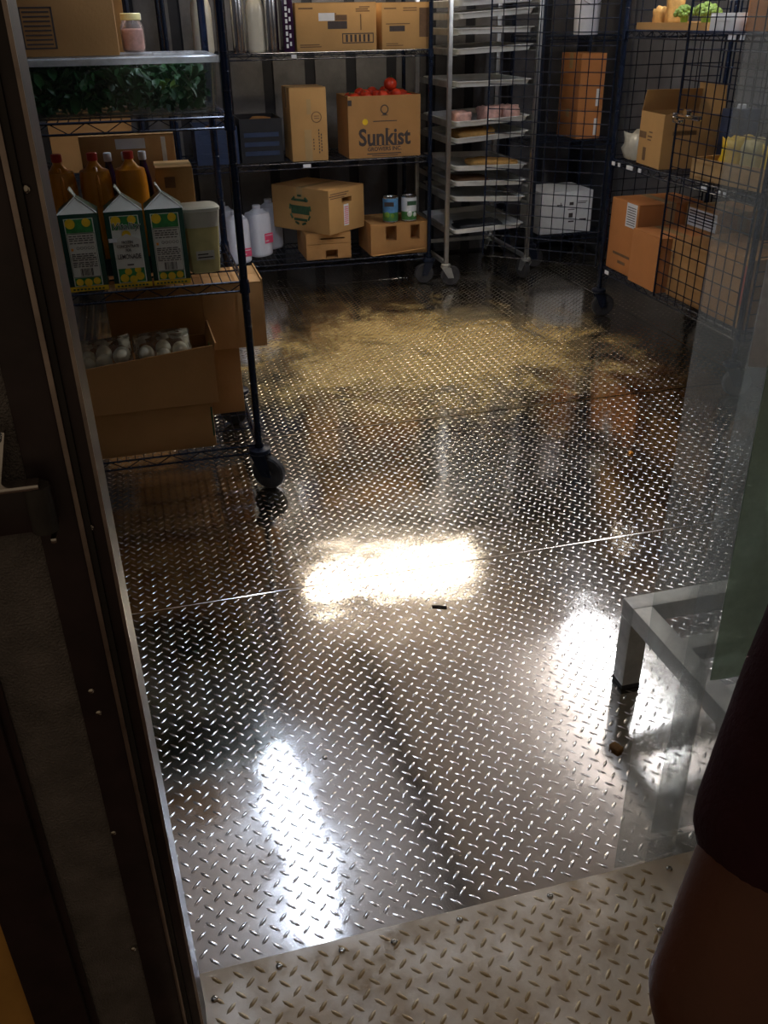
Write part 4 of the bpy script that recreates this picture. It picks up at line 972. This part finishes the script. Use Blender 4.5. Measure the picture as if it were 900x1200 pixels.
for x in (0, LX-.025):
    for y in (0, -LY):
        lg = box(x-.025, x+.025, y-.025, y+.025, .012, H_-T).build('leg', 'dunnage_metal', t, bevel=.003)
        box(x-.026, x+.026, y-.026, y+.026, .0018, .016).build('foot_cap', 'rubber', lg, bevel=.003)

# ------------------------------------------------------------------ strip curtain
def strip(label, u0, u1, v, z0, z1, m, curl=.0, slant=.0, seed=0, th=.0022):
    """hanging flexible plastic strip, slightly bowed and wavy; real thickness"""
    rs = random.Random(seed); nx, nz = 8, 34; ph = rs.uniform(0, 6)
    F_, B_ = [], []
    for j in range(nz+1):
        t_ = j/nz; z = z0+(z1-z0)*t_; drop = 1-t_
        for i in range(nx+1):
            s = i/nx*2-1
            off = curl*(s*s-.3) + .006*math.sin(3.1*z+ph+s*.7) + .012*drop*drop*math.sin(ph)
            x = (u0+u1)/2 + s*(u1-u0)/2 + slant*drop
            F_.append((x, v+off, z)); B_.append((x, v+off+th, z))
    n = nx+1; F = []
    o = len(F_)
    for j in range(nz):
        for i in range(nx):
            a = j*n+i; F.append((a, a+1, a+n+1, a+n)); F.append((o+a, o+a+n, o+a+n+1, o+a+1))
    for j in range(nz):
        a = j*n; F.append((a, a+n, o+a+n, o+a)); a = j*n+nx; F.append((a, o+a, o+a+n, a+n))
    for i in range(nx): F.append((i, o+i, o+i+1, i+1)); a = nz*n+i; F.append((a, a+1, o+a+1, o+a))
    ob = MB().add(F_+B_, F).build('curtain_strip', m, None, True, ang=60)
    return tag(ob, label, 'curtain strip', 'hanging plastic door strips')
strip('wide clear plastic door strip reaching down to the threshold', .735, .872, 1.058, .006, 2.0, 'strip_clear', .004, .0, 2)
strip('clear plastic door strip overlapping behind the widest one', .845, 1.0, 1.082, .012, 2.0, 'strip_clear', .006, 0, 4)
strip('greenish plastic door strip cut short above the floor rack', .782, .905, .955, .56, 2.0, 'strip_green', .006, 0, 6)
strip('milky scuffed plastic door strip hanging highest', .800, .94, 1.01, 1.06, 2.0, 'strip_milky', .02, 0, 9)
rl = struct(box(.45, DU1-.032, .948, 1.10, 2.0, 2.02).build('trim_2', 'steel'), 'steel rail the plastic strips hang from')

# ------------------------------------------------------------------ debris
tag(lump('food_scrap', 'debris', 'small brown crumb on the floor beside the aluminium rack', 'scrap', (.899, 1.352, .001), .024, .030, .010, .4, 101), 'small brown crumb on the floor beside the aluminium rack', 'scrap')
tag(MB().tube([(.66,2.015,.004),(.68,2.008,.005),(.70,1.998,.004)], .003, 6).build('twig', 'ink', None, True), 'thin dark twig lying on the floor plate', 'twig')
tag(lump('orange_crumb', 'orange_print', None, None, (1.715, 2.78, .001), .015, .02, .008, 0, 102), 'tiny orange crumb on the floor plate', 'scrap')

# ------------------------------------------------------------------ person standing at the doorway
def skin_mesh(name, chains, voxel, m, parent=None, smooth_it=6):
    """continuous figure: tapered round sections joined by a voxel remesh"""
    b_ = MB()
    for ch in chains:
        pts = [Vector(c[0]) for c in ch]
        for (p0, r0, *e0), (p1, r1, *e1) in zip(ch[:-1], ch[1:]):
            p0, p1 = Vector(p0), Vector(p1); k = max(1, int((p1-p0).length/(.35*min(r0, r1))))
            ex0 = e0[0] if e0 else 1.0; ex1 = e1[0] if e1 else 1.0
            for i in range(k+1):
                t_ = i/k; r_ = r0+(r1-r0)*t_; e_ = ex0+(ex1-ex0)*t_
                b_.ball(p0.lerp(p1, t_), r_, 12, 8, (e_, 1, 1))
    o = b_.build(name, m, parent)
    md = o.modifiers.new('r', 'REMESH'); md.mode = 'VOXEL'; md.voxel_size = voxel; md.use_smooth_shade = True
    s_ = o.modifiers.new('s', 'SMOOTH'); s_.iterations = smooth_it; s_.factor = .5
    me = bpy.data.meshes.new_from_object(o.evaluated_get(bpy.context.evaluated_depsgraph_get()))
    old = o.data; o.modifiers.clear(); o.data = me; bpy.data.meshes.remove(old)
    me.shade_smooth()
    return o
PX, PY = .61, .39
pt = thing('person', 'person in dark maroon shirt and blue jeans standing in the doorway, elbow bent', 'person', (PX, PY, -.031), PI)
# local frame: +y is the way the person faces (out of the cold room), +x the side towards the camera
S = lambda x, y, z: (x, y, z*.955)
arm_r = [((.165,.02,1.335),.054),((.245,.065,1.17),.048),((.334,.121,1.003),.044),((.24,.17,1.0),.041),((.14,.215,1.025),.031),((.115,.225,1.025),.026)]
arm_l = [((-.165,.02,1.335),.054),((-.235,.05,1.18),.048),((-.265,.10,1.04),.042),((-.20,.18,1.03),.038),((-.13,.245,1.015),.030),((-.11,.255,1.015),.026)]
def fingers(wx, wy, wz, dx, dy):
    ch = [[((wx,wy,wz),.028),((wx+dx*.07,wy+dy*.07,wz),.030)]]
    px, py = -dy, dx
    for k, (o_, ln) in enumerate(((-.028,.062),(-.009,.074),(.010,.070),(.028,.054))):
        a = (wx+dx*.07+px*o_*0+0, wy+dy*.07+py*o_*0, wz+o_)
        ch.append([(a,.010),((a[0]+dx*ln*.6,a[1]+dy*ln*.6,a[2]),.0092),((a[0]+dx*ln*.85+px*.02,a[1]+dy*ln*.85+py*.02,a[2]-.004),.008)])
    ch.append([((wx+dx*.02,wy+dy*.02,wz+.02),.012),((wx+dx*.045+px*.02,wy+dy*.045+py*.02,wz+.045),.011),((wx+dx*.08+px*.025,wy+dy*.08+py*.025,wz+.05),.009)])
    return ch
head = [[(S(0,-.005,1.47),.052),(S(0,.005,1.55),.050)], [(S(0,.0,1.66),.088),(S(0,.005,1.63),.086),(S(0,.03,1.58),.062)], [(S(0,.088,1.645),.012),(S(0,.108,1.615),.014)], [(S(-.088,0,1.62),.016),(S(-.09,.0,1.65),.018)], [(S(.088,0,1.62),.016),(S(.09,.0,1.65),.018)], [(S(-.02,.082,1.573),.010),(S(.02,.082,1.573),.010)]]
torso = [[(S(0,0,1.46),.06,1.5),(S(0,0,1.38),.105,1.75),(S(0,.01,1.22),.115,1.5),(S(0,.01,1.05),.11,1.4),(S(0,0,.92),.115,1.45)]]
legs = [[(S(s*.09,0,.90),.088),(S(s*.10,.01,.52),.062),(S(s*.10,-.01,.30),.052),(S(s*.10,-.02,.09),.040),(S(s*.105,.06,.045),.040),(S(s*.11,.14,.035),.032)] for s in (-1, 1)]
body = skin_mesh('body', head+torso+legs+[arm_l, arm_r]+fingers(.115,.225,1.025,-.95,.3)+fingers(-.11,.255,1.015,.8,.55), .0085, 'skin', pt)
shirt = skin_mesh('shirt', [[(S(0,0,1.44),.075,1.4),(S(0,0,1.37),.125,1.72),(S(0,.01,1.22),.137,1.5),(S(0,.015,1.05),.142,1.42),(S(0,.01,.93),.150,1.38),(S(0,.01,.90),.148,1.38)],
    [((.15,.015,1.325),.072),((.245,.065,1.17),.061),((.283,.088,1.098),.057)], [((-.15,.015,1.325),.072),((-.235,.05,1.18),.062),((-.252,.08,1.10),.060)]], .010, 'shirt', pt, 8)
jeans = skin_mesh('jeans', [[(S(0,0,.93),.128,1.4),(S(0,0,.86),.135,1.38)]] + [[(S(s*.09,0,.88),.106),(S(s*.10,.012,.52),.080),(S(s*.10,-.01,.30),.072),(S(s*.10,-.02,.11),.066)] for s in (-1, 1)], .010, 'denim', pt, 6)
hair = skin_mesh('hair', [[(S(0,-.02,1.70),.085),(S(0,-.03,1.66),.090),(S(0,-.04,1.60),.070)], [(S(-.03,.03,1.735),.045),(S(.03,.03,1.735),.045)]], .009, 'hair', pt, 4)
for s in (-1, 1):
    MB().ball((s*.034,.078,1.652), .013, 12, 8).build('eye', 'eye', pt, True)
    skin_mesh('shoe', [[(S(s*.105,-.03,.048),.047),(S(s*.108,.08,.046),.045),(S(s*.11,.17,.040),.038)]], .008, 'shoe', pt, 3)
